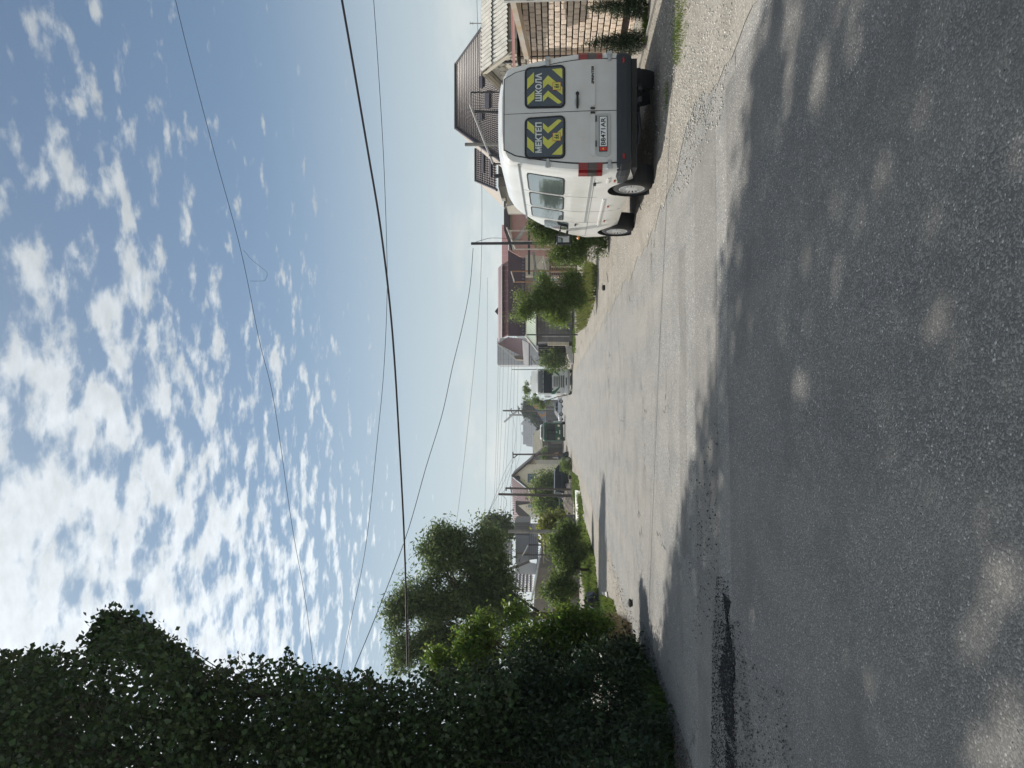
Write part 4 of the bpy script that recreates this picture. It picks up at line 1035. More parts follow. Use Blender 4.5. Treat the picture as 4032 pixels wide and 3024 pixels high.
for x0, y0 in ((2080, 2146), (2060, 2185)): part('post', MB().tube([P(x0, y0, 50), P(2310, y0, 50)], .05), M_STEEL, pg)
# mossy roof and dark gable further on, dark fence
mh = root('mossy_roof_house', 'low house with a mossy hip roof behind the bus', 'house', P(2200, 1750, 125))
part('roof', MB().poly([P(2099, 1708, 128), P(2101, 1785, 128), P(2140, 1812, 122), P(2145, 1690, 122), P(2131, 1688, 122)], (0, .2, .1)), material('mossy_slate', (.12, .115, .085), .95, .35, 1.2), mh)
part('ridge_cap', MB().tube([P(2080, 1719, 128), P(2099, 1708, 128), P(2100, 1788, 128)], .12, 6), M_TRUCK, mh)
part('wall', slab([(2138, 1690), (2225, 1690), (2225, 1800), (2138, 1800)], 125, 5), material('taupe_render', (.22, .19, .165)), mh)
gg = root('slate_gable_house', 'dark slate gable house behind the two people', 'house', P(2200, 1800, 112))
part('gable', slab([(2086, 1809), (2147, 1762), (2215, 1762), (2215, 1833), (2108, 1833)], 112, 6), material('blue_slate', (.16, .165, .18), .8, .12, 1), gg)
part('roof', slab([(2084, 1809), (2146, 1760), (2148, 1766), (2092, 1812)], 111.8, 6), material('slate_edge', (.10, .095, .10), .8), gg)
part('roof', slab([(2084, 1809), (2109, 1834), (2113, 1830), (2090, 1806)], 111.8, 6), material('slate_edge', (.10, .095, .10)), gg)
part('board', slab([(2092, 1812), (2112, 1795), (2112, 1833), (2108, 1833)], 111.9, .1), material('brown_board', (.2, .17, .14)), gg)
part('window', slab([(2120, 1796), (2132, 1784), (2138, 1786), (2126, 1800)], 111.9, .1), M_GLASSD, gg)
fg = root('plank_fence', 'dark brown plank fence behind the two standing people', 'fence', P(2190, 1785, 110))
for i in range(18):
    y = 1748+i*4.1
    part('plank', slab([(2158, y), (2213, y), (2213, y+3.7), (2158, y+3.7)], 109+.03*(i % 2), .05), material('dark_plank', (.045, .038, .033), .85, objrand=.2), fg)
fg = root('plank_fence', 'dark sheet fence beneath the orange and blue striped roof', 'fence', P(2190, 1600, 150))
for i in range(20):
    y = 1574+i*4.9
    part('plank', slab([(2149, y), (2214, y), (2214, y+4.5), (2149, y+4.5)], 150+.04*(i % 2), .05), material('grey_plank', (.085, .08, .078), .85, objrand=.15), fg)
# blue and orange striped roof
st = root('striped_roof_house', 'house with a blue and orange striped gable end between the truck and the bus', 'house', P(2200, 1620, 156))
c_bl, c_or, c_wh = material('stripe_blue', (.13, .24, .38), .7), material('stripe_orange', (.55, .27, .09), .7), material('stripe_white', (.52, .52, .48), .7)
part('wall', slab([(2087, 1588), (2094, 1577), (2149, 1577), (2149, 1667), (2140, 1667)], 156.2, 6), c_wh, st)
for i in range(17):
    y0 = 1578+i*5.2; xt = max(2088+(y0+5-1588)*.68, 2089)
    ps_ = [xt]; x = 2149
    if 2148-xt < 4: continue
    k = (i//3) % 2
    segs = 3
    for q in range(segs):
        xa = xt+(2148-xt)*q/segs+(2 if i % 2 else 0); xb = xt+(2148-xt)*(q+1)/segs-1.2+(2 if i % 2 else 0)
        xb = min(xb, 2148)
        part('panel', slab([(xa, y0), (xb, y0), (xb, y0+4.0), (xa, y0+4.0)], 156.1, .08), (c_bl, c_or)[(k+(q == 1 and i % 3 == 0)) % 2], st)
part('roof', slab([(2084, 1586), (2140, 1668), (2142, 1666), (2088, 1582)], 155.9, 6), M_BLACK, st)
# distant apartment blocks
M_APT = material('pale_concrete_far', (.36, .365, .37), .9, .06, .2)
M_AWIN = material('far_window', (.20, .23, .26), .3)
def block(name, label, outline, Y, wins, th=14):
    r = root(name, label, 'apartment block', P(2180, outline[0][1], Y+th/2), 'apartment blocks far down the road')
    part('wall', slab(outline, Y, th), M_APT, r)
    for (x0, y0, nx_, ny_, dx, dy, w, h) in wins:
        for i in range(nx_):
            for j in range(ny_):
                x, y = x0+i*dx, y0+j*dy
                part('window', slab([(x, y), (x+w, y), (x+w, y+h), (x, y+h)], Y-.12, .2), M_AWIN, r)
    return r
block('apartment_block', 'long pale apartment block with stepped roofline on the horizon behind the bus', [(2052, 1672), (2059, 1672), (2059, 1700), (2052, 1704), (2056, 1712), (2059, 1716), (2059, 1750), (2072, 1750), (2072, 1756), (2098, 1760), (2200, 1760), (2200, 1668), (2054, 1668)], 480, [(2064, 1674, 4, 9, 9, 8.5, 4, 4.5)])
block('apartment_block', 'nearer grey apartment block with recessed balconies left of the dark tree', [(2057, 1622), (2057, 1640), (2063, 1640), (2063, 1652), (2051, 1668), (2051, 1672), (2200, 1672), (2200, 1618), (2060, 1618)], 440, [(2068, 1624, 4, 5, 9, 9.5, 5, 5)])
ab = block('apartment_block', 'big slab block of pale blue-grey panels over the tiled hip roof', [(1958, 1330), (1958, 1432), (1960, 1437), (2210, 1437), (2210, 1330)], 260, [(2052+i*7, 1412, 1, 3, 7, 6, 4, 4) for i in range(4)])
for i in range(4): part('joint', slab([(1960, 1349+i*22), (2060, 1349+i*22), (2060, 1350+i*22), (1960, 1350+i*22)], 259.9, .1), M_AWIN, ab)
cr_ = root('tower_crane', 'faint tower crane on the horizon above the apartment blocks', 'crane', P(2190, 1634, 420))
part('mast', MB().tube([P(2200, 1634, 420), P(2006, 1634, 420)], .5, 4), M_CONCD, cr_)
part('jib', MB().tube([P(1985, 1662, 420), P(2036, 1618, 420)], .55, 4), M_CONC, cr_)

# ---------------------------------------------------------------- poles and wires
def pole(name, label, x0, x1, y, Y, r0, r1, mat, arms=(), group='utility poles along the street', cat='pole', dy=0):
    r = root(name, label, cat, P(x1, y, Y), group)
    part('post', MB().tube([P(x1, y, Y), P((x0+x1)/2, y+dy/2, Y), P(x0, y+dy, Y)], [r0, (r0+r1)/2, r1], 8), mat, r)
    for (x, ya, yb, xb) in arms:
        part('crossarm', MB().tube([P(x, ya, Y), P(xb, yb, Y)], r1*.7, 6), mat, r)
        for q in (.08, .92):
            a = P(x+(xb-x)*q, ya+(yb-ya)*q, Y); part('insulator', MB().tube([a, a+Vector((0, 0, .0016*Y*.6))], r1*.6, 6), M_TRUCK, r)
    return r
pole('utility_pole', 'thick grey concrete pole before the glossy tiled roof', 2000, 2290, 2094, 44, .13, .10, M_CONCD, dy=-2)
pole('utility_pole', 'wooden pole with crossarms beside the pink corrugated roof', 1990, 2250, 1928, 66, .10, .08, M_WOOD, [(2010, 1915, 1940, 2014), (1993, 1919, 1933, 1993)], dy=-6)
pole('utility_pole', 'plain dark wooden pole left of the cream gable, tallest of that pair', 1963, 2250, 1952, 62, .12, .10, M_WOOD, [(2110, 1915, 1952, 2110)], dy=-6)
pole('utility_pole', 'utility pole with a wide top crossarm behind the two people', 2021, 2215, 1789, 96, .13, .10, M_WOOD, [(2019, 1779, 1804, 2021), (2040, 1789, 1804, 2022)])
pole('utility_pole', 'far pole with two small arms above the striped roof', 1980, 2200, 1617, 135, .17, .14, M_WOOD, [(2014, 1607, 1617, 2010), (2012, 1617, 1628, 2018), (2040, 1598, 1634, 2043)])
pole('utility_pole', 'slender far pole rising over the truck cab', 2014, 2120, 1455, 150, .10, .08, M_CONCD)
pole('utility_pole', 'black square steel pole standing in the round bush', 1855, 2390, 956, 26, .055, .05, M_STEEL, dy=3)
pole('utility_pole', 'short dark steel post left of the round bush', 2074, 2340, 1318, 55, .05, .05, M_STEEL)
pc = pole('utility_pole', 'square concrete pole behind the van roof', 1831, 2250, 566, 40, .12, .10, M_CONCD, dy=3)
pole('roof_antenna', 'little twin-pronged antenna above the corrugated roof', 1850, 1905, 92, 33, .02, .02, M_CONCD, [(1851, 86, 96, 1852), (1860, 88, 97, 1862)], group='', cat='antenna')
def wire(label, pts, r, mat=M_WIRE, group='overhead wires', twist=0, name='overhead_wire'):
    """pts: (x, y, depth); a smooth chain through them"""
    ws = [P(*p) for p in pts]; out = []
    for i in range(len(ws)-1):
        p0, p1, p2, p3 = ws[max(i-1, 0)], ws[i], ws[i+1], ws[min(i+2, len(ws)-1)]
        for k in range(8):
            t = k/8
            out.append(.5*((2*p1)+(p2-p0)*t+(2*p0-5*p1+4*p2-p3)*t*t+(3*p1-p0-3*p2+p3)*t**3))
    out.append(ws[-1])
    m = MB()
    if twist:
        for ph in (0, math.pi):
            m.tube([p+Vector((0, math.cos(i*1.7+ph), math.sin(i*1.7+ph)))*r*.9 for i, p in enumerate(out)], r*.8, 5)
    else: m.tube(out, r, 5)
    o = single(name, m, mat, label, 'wire', group, smooth=True); return o
K = 1.8228
def DP(lst, ya, yb):
    n = len(lst); return [(a*K, b*K, ya+(yb-ya)*(b-lst[0][1])/(lst[-1][1]-lst[0][1])) for a, b in lst]
wire('thin top wire with a dangling loop, highest in the sky', DP([(370, -40), (403, 100), (463, 330), (520, 540), (560, 735), (592, 870), (630, 1130), (660, 1300), (678, 1445)], 13, 17), .0055)
wire('dangling loop of loose thread on the top wire', [(x*K, y*K, 14.3) for x, y in ((526, 540), (545, 562), (565, 578), (577, 590), (573, 604), (565, 607), (541, 607))], .0028)
wire('thick black cable crossing the whole sky', DP([(733, -30), (761, 130), (795, 330), (820, 480), (840, 640), (852, 780), (862, 950), (871, 1120), (876, 1250), (878, 1340), (880, 1440)], 11, 16), .020)
wire('second strand leaving the thick black cable at the left', DP([(858, 860), (866, 1000), (873, 1130), (877, 1250), (882, 1340), (884, 1440)], 14, 16.5), .007)
wire('sagging wire just below the thick cable', DP([(805, -30), (816, 130), (828, 330), (835, 520), (836, 640), (829, 800), (815, 950), (790, 1180), (760, 1330), (730, 1475)], 13, 17), .006)
wire('wire running from the black steel pole up to the left trees', [(1022*K, 536*K, 26), (1015*K, 620*K, 25), (1000*K, 700*K, 24), (978*K, 790*K, 23), (955*K, 895*K, 22), (920*K, 1010*K, 21), (880*K, 1150*K, 20), (820*K, 1310*K, 18.5), (750*K, 1480*K, 17)], .010)
wire('upper house wire passing behind the black steel pole', [(1030*K, -10, 40), (1040*K, 350*K, 42), (1040*K, 550*K, 44), (1032*K, 700*K, 47), (1015*K, 880*K, 50), (990*K, 1100*K, 54), (975*K, 1180*K, 56)], .012)
wire('service wire from the pole down to the pink house', [(1868, 956, 26), (1900, 945, 27), (1950, 937, 30), (2060, 944, 40)], .010)
for i, (x0, x1, lab) in enumerate(((1053, 1046, 'uppermost'), (1077, 1064, 'second from the top'), (1081, 1068, 'third from the top'), (1088, 1072, 'fourth from the top'), (1099, 1077, 'fifth from the top'), (1106, 1082, 'sixth from the top'), (1112, 1100, 'seventh from the top'), (1120, 1108, 'lowest'))):
    wire('far line wire over the street, %s of its bundle' % lab, [(x0*K, 600*K, 110), ((x0-1)*K, 800*K, 112), ((x0*.55+x1*.45)*K, 980*K, 116), (x1*K, 1180*K, 122)], .018, group='far line wires over the street')
for lab, pts in (('twisted line wire sweeping from the crossarm pole to the willow', [(1110*K, 985*K, 96), (1095*K, 1010*K, 88), (1082*K, 1040*K, 78), (1060*K, 1095*K, 60), (1043*K, 1135*K, 50), (1020*K, 1180*K, 40)]),
                 ('line wire just under the twisted one', [(1112*K, 990*K, 96), (1098*K, 1020*K, 86), (1080*K, 1060*K, 72), (1050*K, 1118*K, 53), (1030*K, 1170*K, 42)]),
                 ('looped wire from the plain wooden pole to the trees', [(1978, 1952, 62), (1992, 1965, 60), (1994, 1985, 59), (1985, 2010, 57), (1966, 2030, 55), (1948, 2045, 54)]),
                 ('wire between the two wooden poles', [(1993, 1926, 66), (1980, 1938, 64), (1978, 1948, 62)]),
                 ('wire from the crossarm pole to the wooden pole', [(2022, 1789, 96), (2012, 1850, 82), (1998, 1900, 72), (1994, 1928, 66)]),
                 ('wire from the far pole to the crossarm pole', [(2012, 1612, 135), (2030, 1700, 112), (2026, 1760, 100), (2021, 1789, 96)]),
                 ('lower wire from the far pole toward the wooden poles', [(2042, 1617, 135), (2052, 1720, 110), (2044, 1800, 95), (2022, 1870, 80), (2005, 1925, 66)])):
    wire(lab, pts, .016, group='line wires between the left poles')
# ---------------------------------------------------------------- foliage
def leaves_mesh(name, C, size, aspect, mat, flat=.35, down=0.0):
    n = len(C); C = np.asarray(C, float)
    d = rng.normal(size=(n, 3)); d[:, 2] -= down; d /= np.linalg.norm(d, axis=1)[:, None]
    u = rng.normal(size=(n, 3)); u[:, 2] += flat*2
    s = np.cross(d, u); s /= np.linalg.norm(s, axis=1)[:, None]+1e-9
    nn = np.cross(s, d)
    L = size*(.55+1.0*rng.beta(2, 3, n)*1.15)[:, None]; W = L*aspect
    v = np.empty((n, 4, 3))
    v[:, 0] = C-d*L*.5; v[:, 1] = C+s*W*.5-d*L*.08+nn*W*.12; v[:, 2] = C+d*L*.5; v[:, 3] = C-s*W*.5-d*L*.08+nn*W*.12
    me = bpy.data.meshes.new(name); me.vertices.add(n*4); me.vertices.foreach_set('co', v.ravel())
    me.loops.add(n*4); me.loops.foreach_set('vertex_index', np.arange(n*4, dtype=np.int32))
    me.polygons.add(n); me.polygons.foreach_set('loop_start', np.arange(0, n*4, 4, dtype=np.int32))
    try: me.polygons.foreach_set('loop_total', np.full(n, 4, dtype=np.int32))
    except Exception: pass
    me.update(calc_edges=True); me.materials.append(mat)
    return me
def lumpy(p, sc, ph):
    return (np.sin(p[:, 0]*sc+ph)+np.sin(p[:, 1]*sc*1.3+ph*2)+np.sin(p[:, 2]*sc*1.17+ph*3)+.7*np.sin((p[:, 0]+p[:, 2])*sc*2.3+ph))/3.7
def cloud(blobs, n, k=9, spread=.10, thr=-.35, sc=3.0, shell=.45):
    """leaf centres: twigs spread through ellipsoids, a bunch of leaves round each"""
    w = np.array([b[1][0]*b[1][1]*b[1][2] for b in blobs])**.8; w /= w.sum()
    nt = max(1, int(n/k*1.6)); idx = rng.choice(len(blobs), nt, p=w)
    c = np.array([list(b[0]) for b in blobs])[idx]; r = np.array([list(b[1]) for b in blobs])[idx]
    d = rng.normal(size=(nt, 3)); d /= np.linalg.norm(d, axis=1)[:, None]
    t = c+d*r*(rng.uniform(0, 1, nt)**shell)[:, None]*(1+.12*rng.normal(size=nt))[:, None]
    t = t[lumpy(t, sc, len(blobs)) > thr][:int(n/k)+1]
    m = np.mean(r)
    pts = np.repeat(t, k, axis=0)+rng.normal(size=(len(t)*k, 3))*spread
    return pts, t
def ib(dx, dy, rd, Y, fx=1, fz=1, fy=1):
    c = P(dx*K, dy*K, Y); r = rd*K/FOC*Y
    return (c, (r*fx, r*fy, r*fz))
# openings in the canopy let these spots of sun through (picture ellipses in 2212 px units)
SPOTS = [(2172, 1628, 62, 60), (2205, 1530, 40, 50), (2085, 1655, 34, 30), (2120, 1580, 26, 16), (2150, 1500, 14, 18), (1895, 1470, 22, 30), (1722, 830, 8, 60), (1702, 130, 9, 150), (1712, 20, 14, 90), (1660, 60, 6, 110),
         (1655, 395, 5, 30), (1660, 640, 5, 45), (1800, 690, 16, 30), (2045, 700, 22, 45), (1835, 1260, 8, 40), (1900, 1560, 10, 30), (2010, 240, 25, 30),
         (1905, 1330, 8, 20), (1616, 1090, 5, 25), (1745, 560, 7, 35), (1870, 1580, 8, 20), (1845, 90, 18, 40), (1760, 200, 12, 60), (2090, 1380, 28, 30), (1960, 1620, 14, 25), (1905, 380, 10, 60)]
_rs = random.Random(12)
for _ in range(150):
    _x = _rs.uniform(1590, 2200); _y = _rs.uniform(-100, 1650); _s = (_x-1450)/500
    SPOTS.append((_x, _y, 4+_rs.uniform(1, 7)*_s, 8+_rs.uniform(5, 26)*(.5+_s*.5)))
def sunspot_keep(p, pr=1.0):
    gx = p[:, 0]+.35*p[:, 2]; gy = p[:, 1]-.61*p[:, 2]
    x, y = proj(np.stack([gx, gy, np.zeros_like(gx)], 1)); x = x/K; y = y/K
    ok = np.ones(len(p), bool)
    for (a, b, rx, ry) in SPOTS:
        e = ((x-a)/(rx*1.25))**2+((y-b)/(ry*1.15))**2
        ok &= ~((e < 1) & (rng.uniform(size=len(p)) < (1.0 if rx > 50 else .80)))
    ok |= (gy < .5)
    return ok
EDGE = [(-9, 12), (-4.4, 11.9), (-3.2, 11.4), (-2.27, 10.8), (-1.4, 9.9), (-.7, 9.1), (.6, 7.9), (1.84, 6.95), (2.5, 6.45), (3.2, 5.95), (4.5, 5.3), (7, 4.6), (9, 4.2)]
ex, ey = np.array([e[0] for e in EDGE]), np.array([e[1] for e in EDGE])
def in_shade(gx, gy, m=.0): return gy < np.interp(gx, ex, ey)-m
def tree_root(name, label, cat, base, group=None): return root(name, label, cat, base, group)
def limbs(base, tips, r0, n=10, wig=.25, fork=.45, crown_c=None):
    m = MB(); base = Vector(base); top = Vector(crown_c)
    m.tube([base, base.lerp(top, .35)+Vector((rng.normal()*wig*.3, rng.normal()*wig*.3, 0)), base.lerp(top, .7), top], [r0, r0*.8, r0*.62, r0*.4], 8)
    idx = rng.choice(len(tips), min(n, len(tips)), replace=False)
    for i in idx:
        t = Vector(tips[i]); f = rng.uniform(fork, .95); s = base.lerp(top, f)
        mid = s.lerp(t, .5)+Vector(rng.normal(size=3)*wig*.5)+Vector((0, 0, .1*(t-s).length))
        m.tube([s, mid, t], [r0*.34, r0*.2, r0*.05], 5)
    return m
def make_tree(name, label, cat, base, blobs, n, size, aspect, mat, trunk_r=.1, top=None, group=None, k=12, spread=None, thr=-.2, sc=3.0, nl=14, flat=.35, extra=None, sub=True, spots=False, shell=.45, down=0):
    spread = spread or size*1.6
    nb = []
    for c_, r_ in blobs:
        nb.append((Vector(c_), tuple(q*.72 for q in r_)))
        for _i in range(7):
            d_ = rng.normal(size=3); d_ /= np.linalg.norm(d_); f_ = rng.uniform(.28, .52)
            nb.append((Vector(c_)+Vector((d_[0]*r_[0], d_[1]*r_[1], d_[2]*r_[2]))*rng.uniform(.55, .95), tuple(q*f_ for q in r_)))
    if sub: blobs = nb
    pts, tw = cloud(blobs, n, k, spread, thr, sc, shell)
    pts = pts[pts[:, 2] > .03]
    if spots:
        pts = pts[sunspot_keep(pts)]
    r = tree_root(name, label, cat, base, group)
    part('trunk', limbs(base, tw, trunk_r, nl, .25, .35, top or tuple(np.mean(tw, 0))), M_BARK, r, smooth=True)
    part('crown', leaves_mesh('crown', pts, size, aspect, mat, flat, down), mat, r, kind='stuff', fix=False)
    return r, pts, tw

# --- the tall poplars on the near left, the nearer one leaning over the road above the picture
n = 90000
gx = rng.uniform(-9, 7, n); gy = rng.uniform(.9, 17, n); H = rng.uniform(12.5, 19.5, n)
ok = in_shade(gx, gy, .10+.38*np.abs(np.sin(gx*2.3+.5))*np.abs(np.sin(gx*.9+gy))+.18*np.abs(np.sin(gx*7.1))) & (lumpy(np.stack([gx, gy, H], 1), 1.6, 1.0) > -.62)
gx, gy, H = gx[ok], gy[ok], H[ok]
tw = np.stack([gx-.35*H, gy+.61*H, H], 1)
x_, y_ = proj(tw)
vis = (x_ > -90) & (y_ < 2560)
tw = tw[~vis]
tw = tw[:8200]
pts = np.repeat(tw, 9, 0)+rng.normal(size=(len(tw)*9, 3))*.20
x_, y_ = proj(pts); pts = pts[~((x_ > -25) & (y_ < 2560))]
pts = pts[sunspot_keep(pts)]
# fine fringe of the canopy kept close to its rim
gx2, gy2 = pts[:, 0]+.35*pts[:, 2], pts[:, 1]-.61*pts[:, 2]
pts = pts[in_shade(gx2, gy2, -.22)]
can = tree_root('poplar_tree', 'tall poplar whose high crown leans over the road and shades the foreground', 'tree', (-8.2, 15.5, 0), 'poplars along the left side')
tr = MB(); b0 = Vector((-8.2, 15.5, 0)); b1 = Vector((-7.6, 16.5, 8)); b2 = Vector((-6.0, 15.5, 14.8))
tr.tube([b0, b1, b2], [.34, .25, .15], 10)
for i in range(26):
    t = Vector(tw[rng.integers(len(tw))]); s = b1.lerp(b2, rng.uniform(.6, 1)); s.z = max(s.z, 12.5)
    xm, ym = proj(np.array([list(s.lerp(t, .5)), list(t), list(s.lerp(t, .25)), list(s.lerp(t, .75))]))
    if any((a > -60 and b < 2600) for a, b in zip(xm, ym)): continue
    tr.tube([s, s.lerp(t, .5)+Vector((0, 0, .3)), t], [.08, .05, .015], 5)
part('trunk', tr, M_BARK, can, smooth=True)
part('crown', leaves_mesh('crown', pts, .165, .85, L_POP), L_POP, can, kind='stuff', fix=False)

OUT = [(-250, 1405), (-60, 1425), (0, 1425), (60, 1412), (130, 1408), (175, 1428), (205, 1358), (250, 1334), (300, 1338), (340, 1372), (400, 1412), (450, 1452), (505, 1440), (560, 1428), (640, 1425), (690, 1446), (740, 1462), (800, 1470), (860, 1478), (910, 1462), (960, 1452), (1020, 1440), (1060, 1450), (1200, 1470), (1500, 1500)]
ox, oy = np.array([o[0] for o in OUT]), np.array([o[1] for o in OUT])
def frustum_mass(n, x0, x1, ya, yb, Ya, Yb, k=7, spread=.12, inner=.0, thr=-.45, hole=.0):
    m = n//k; x = rng.uniform(x0, x1, m*2); t = rng.uniform(0, 1, m*2)
    lo = np.interp(x, ox, oy)+16+16*np.sin(x*.05)+14*np.sin(x*.13+1)+9*np.sin(x*.31)
    y = np.maximum(lo, ya)+(yb-np.maximum(lo, ya))*t
    Y = rng.uniform(Ya, Yb, m*2)
    p = np.array([list(P(a*K, b*K, c)) for a, b, c in zip(x, y, Y)])
    p = p[(p[:, 2] > .05) & (lumpy(p, 2.4, 2.0) > thr)][:m]
    q = np.repeat(p, k, 0)+rng.normal(size=(len(p)*k, 3))*spread
    xx, yy = proj(q); xx /= K; yy /= K
    q = q[(yy > np.interp(xx, ox, oy)+rng.normal(size=len(q))*13) & (q[:, 2] > .03)]
    return q[sunspot_keep(q)], p
pops = [('poplar_tree', 'nearest leafy poplar filling the lower left corner of the sky', (-280, 430), (9.6, 12.6), 40000, (-6.0, 11.2, 0)),
        ('poplar_tree', 'poplar with a bent top sprig standing beside the nearest one', (380, 800), (10.2, 13.2), 33000, (-5.9, 12.8, 0)),
        ('poplar_tree', 'lower leafy poplar just above the dark hedge', (760, 1110), (10.5, 13.4), 28000, (-5.6, 13.9, 0))]
for (nm, lab, (xa, xb), (Ya, Yb), cnt, base) in pops:
    q, p = frustum_mass(cnt, xa, xb, 0, 1900, Ya, Yb)
    # sprigs that stick out of the outline
    st_ = MB(); ex_ = []
    for _ in range(46):
        xs_ = rng.uniform(xa, xb); y0_ = float(np.interp(xs_, ox, oy))+22; Yq = rng.uniform(Ya, Yb)
        a_ = P(xs_*K, y0_*K, Yq); L_ = rng.uniform(14, 46); b_ = P((xs_-rng.uniform(-.3, .9)*L_)*K, (y0_-L_)*K, Yq+rng.uniform(-.2, .2))
        st_.tube([a_, a_.lerp(b_, .5)+Vector(rng.normal(size=3)*.02), b_], [.007, .005, .002], 4)
        for q_ in range(9):
            ex_.append(np.array(a_.lerp(b_, rng.uniform(.25, 1.05)))+rng.normal(size=3)*.045)
    q = np.concatenate([q, np.array(ex_)])
    r = tree_root(nm, lab, 'tree', base, 'poplars along the left side')
    part('twigs', st_, M_BARK, r, kind='stuff')
    part('trunk', limbs(base, p, .13, 26, .3, .4, tuple(np.mean(p, 0)+np.array([-.3, 0, .8]))), M_BARK, r, smooth=True)
    # the leaves one can pick out against the sky are leaves of their own
    xx, yy = proj(q); rim = np.where((yy/K < np.interp(xx/K, ox, oy)+26) & (xx > 0))[0]
    pick = rng.choice(rim, min(90, len(rim)), replace=False); mask = np.ones(len(q), bool); mask[pick] = False
    part('crown', leaves_mesh('crown', q[mask], .074, .88, L_POP), L_POP, r, kind='stuff', fix=False)
    lm = leaves_mesh('leaf', np.zeros((1, 3)), .080, .9, L_POP)
    for i in pick:
        o = bpy.data.objects.new('leaf', lm); o.location = q[i]; o.rotation_euler = tuple(rng.uniform(0, 6.28, 3)); link(o, r); o.matrix_parent_inverse = Matrix.Translation(-r.location)
# the sprig that reaches up to the left of the others
make_tree('poplar_sapling', 'slender poplar leader poking out above the dark left trees', 'tree', (-6.3, 12.2, 0), [ib(262, 1372, 36, 11.6), ib(235, 1352, 24, 11.6), ib(310, 1395, 34, 11.6), ib(300, 1368, 28, 11.6), ib(360, 1430, 36, 11.6), ib(210, 1385, 20, 11.6)], 4200, .088, .88, L_POP, .035, tuple(P(300*K, 1440*K, 11.6)), k=4, spread=.10, nl=18, thr=-.6, shell=.55)

# --- dark hedge under them, ash trees, willow
def hedge(name, label, blobs, n, size, aspect, mat, base, spots=True, **kw):
    return make_tree(name, label, kw.pop('cat', 'hedge'), base, blobs, n, size, aspect, mat, .06, spots=spots, **kw)
hedge('hedge', 'dark overgrown hedge at the near left roadside', [ib(1400, 1600, 60, 10.3), ib(1300, 1600, 80, 10.8), ib(1200, 1600, 90, 11), ib(1100, 1600, 90, 11.2), ib(1350, 1500, 66, 12), ib(1250, 1480, 78, 12.3), ib(1150, 1490, 80, 12.3), ib(1070, 1500, 64, 12.3), ib(1390, 1530, 42, 11.4), ib(1335, 1440, 46, 13.4), ib(1240, 1450, 60, 13.6), ib(1150, 1450, 60, 13.8), ib(1400, 1690, 80, 9.4), ib(1270, 1720, 100, 9.6), ib(1110, 1740, 110, 10), ib(1200, 1560, 100, 13.4), ib(1330, 1600, 70, 12.5), ib(1080, 1600, 90, 13.4), ib(1200, 1720, 120, 12.5), ib(1345, 1420, 44, 13.2), ib(1300, 1430, 50, 14.2), ib(1380, 1480, 36, 12.6)], 72000, .078, .5, L_DARK, (-6.4, 10.5, 0), thr=-.6)
make_tree('ash_tree', 'bushy ash with bright sunlit leaves at the end of the dark hedge', 'tree', (-5.6, 14.9, 0), [ib(1180, 1385, 48, 14.5), ib(1240, 1350, 40, 14.5), ib(1285, 1365, 30, 14.4), ib(1130, 1400, 45, 14.8), ib(1210, 1330, 30, 14.4), ib(1255, 1322, 20, 14.3), ib(1295, 1345, 22, 14.3), ib(1250, 1400, 45, 14.3)], 17000, .082, .42, L_ASH, .07, thr=-.2, sc=4, spread=.10)
make_tree('ash_tree', 'taller ash growing through the dark trees above the hedge', 'tree', (-6.0, 16.4, 0), [ib(1000, 1400, 46, 15.8), ib(1050, 1370, 42, 15.8), ib(960, 1440, 34, 15.8), ib(1090, 1380, 44, 15.6), ib(1035, 1420, 46, 15.6), ib(1110, 1335, 26, 15.6), ib(940, 1410, 20, 15.8)], 17000, .09, .42, L_ASH, .09, thr=-.2, sc=4, spread=.10)
make_tree('willow_tree', 'big rounded willow behind the ash trees, open crown against the sky', 'tree', (-8.6, 30.5, 0), [ib(965, 1160, 40, 29), ib(1010, 1140, 28, 29), ib(1060, 1170, 32, 29), ib(950, 1215, 50, 29), ib(900, 1270, 48, 29), ib(862, 1330, 36, 29), ib(1000, 1210, 62, 29.4), ib(1065, 1215, 48, 29.4), ib(880, 1395, 42, 29), ib(930, 1340, 62, 29.5), ib(1010, 1290, 66, 29.6), ib(1075, 1275, 40, 29.6), ib(950, 1420, 50, 29.4), ib(868, 1440, 26, 29), ib(1010, 1370, 60, 29.8), ib(1088, 1232, 30, 29.3), ib(945, 1130, 14, 29), ib(1100, 1330, 44, 29.8)], 70000, .165, .32, L_WIL, .20, tuple(P(985*K, 1330*K, 29.5)), thr=-.16, sc=3.0, spread=.20, nl=34, shell=.55, down=.2)
make_tree('small_tree', 'grey-green tree top above the ribbed grey wall', 'tree', (-13, 66, 0), [ib(1060, 1135, 16, 66), ib(1085, 1150, 18, 66), ib(1075, 1128, 9, 66), ib(1095, 1125, 8, 66)], 5000, .28, .5, L_WIL, .15, thr=-.4, sc=1.4, spread=.4)
# left mid bushes
make_tree('bush', 'large dark bush with a leaning trunk beneath the glossy tiled house', 'bush', (-7.4, 33.5, 0), [ib(1210, 1190, 30, 33), ib(1228, 1225, 36, 33), ib(1200, 1245, 28, 33), ib(1245, 1185, 26, 33), ib(1222, 1275, 26, 33), ib(1188, 1268, 24, 33), ib(1232, 1150, 22, 33.3), ib(1205, 1290, 22, 33)], 19000, .14, .34, L_CYP, .08, thr=-.15, sc=3.0, spread=.15, group='bushes on the left verge')
make_tree('bush', 'yellowish broad-leaved bush left of the gravel heap', 'bush', (-8.1, 47, 0), [ib(1188, 1140, 17, 47), ib(1205, 1152, 22, 47), ib(1180, 1130, 10, 47), ib(1222, 1160, 18, 47), ib(1210, 1130, 14, 47)], 5200, .20, .7, L_YEL, .05, thr=-.4, sc=1.8, spread=.3, group='bushes on the left verge')
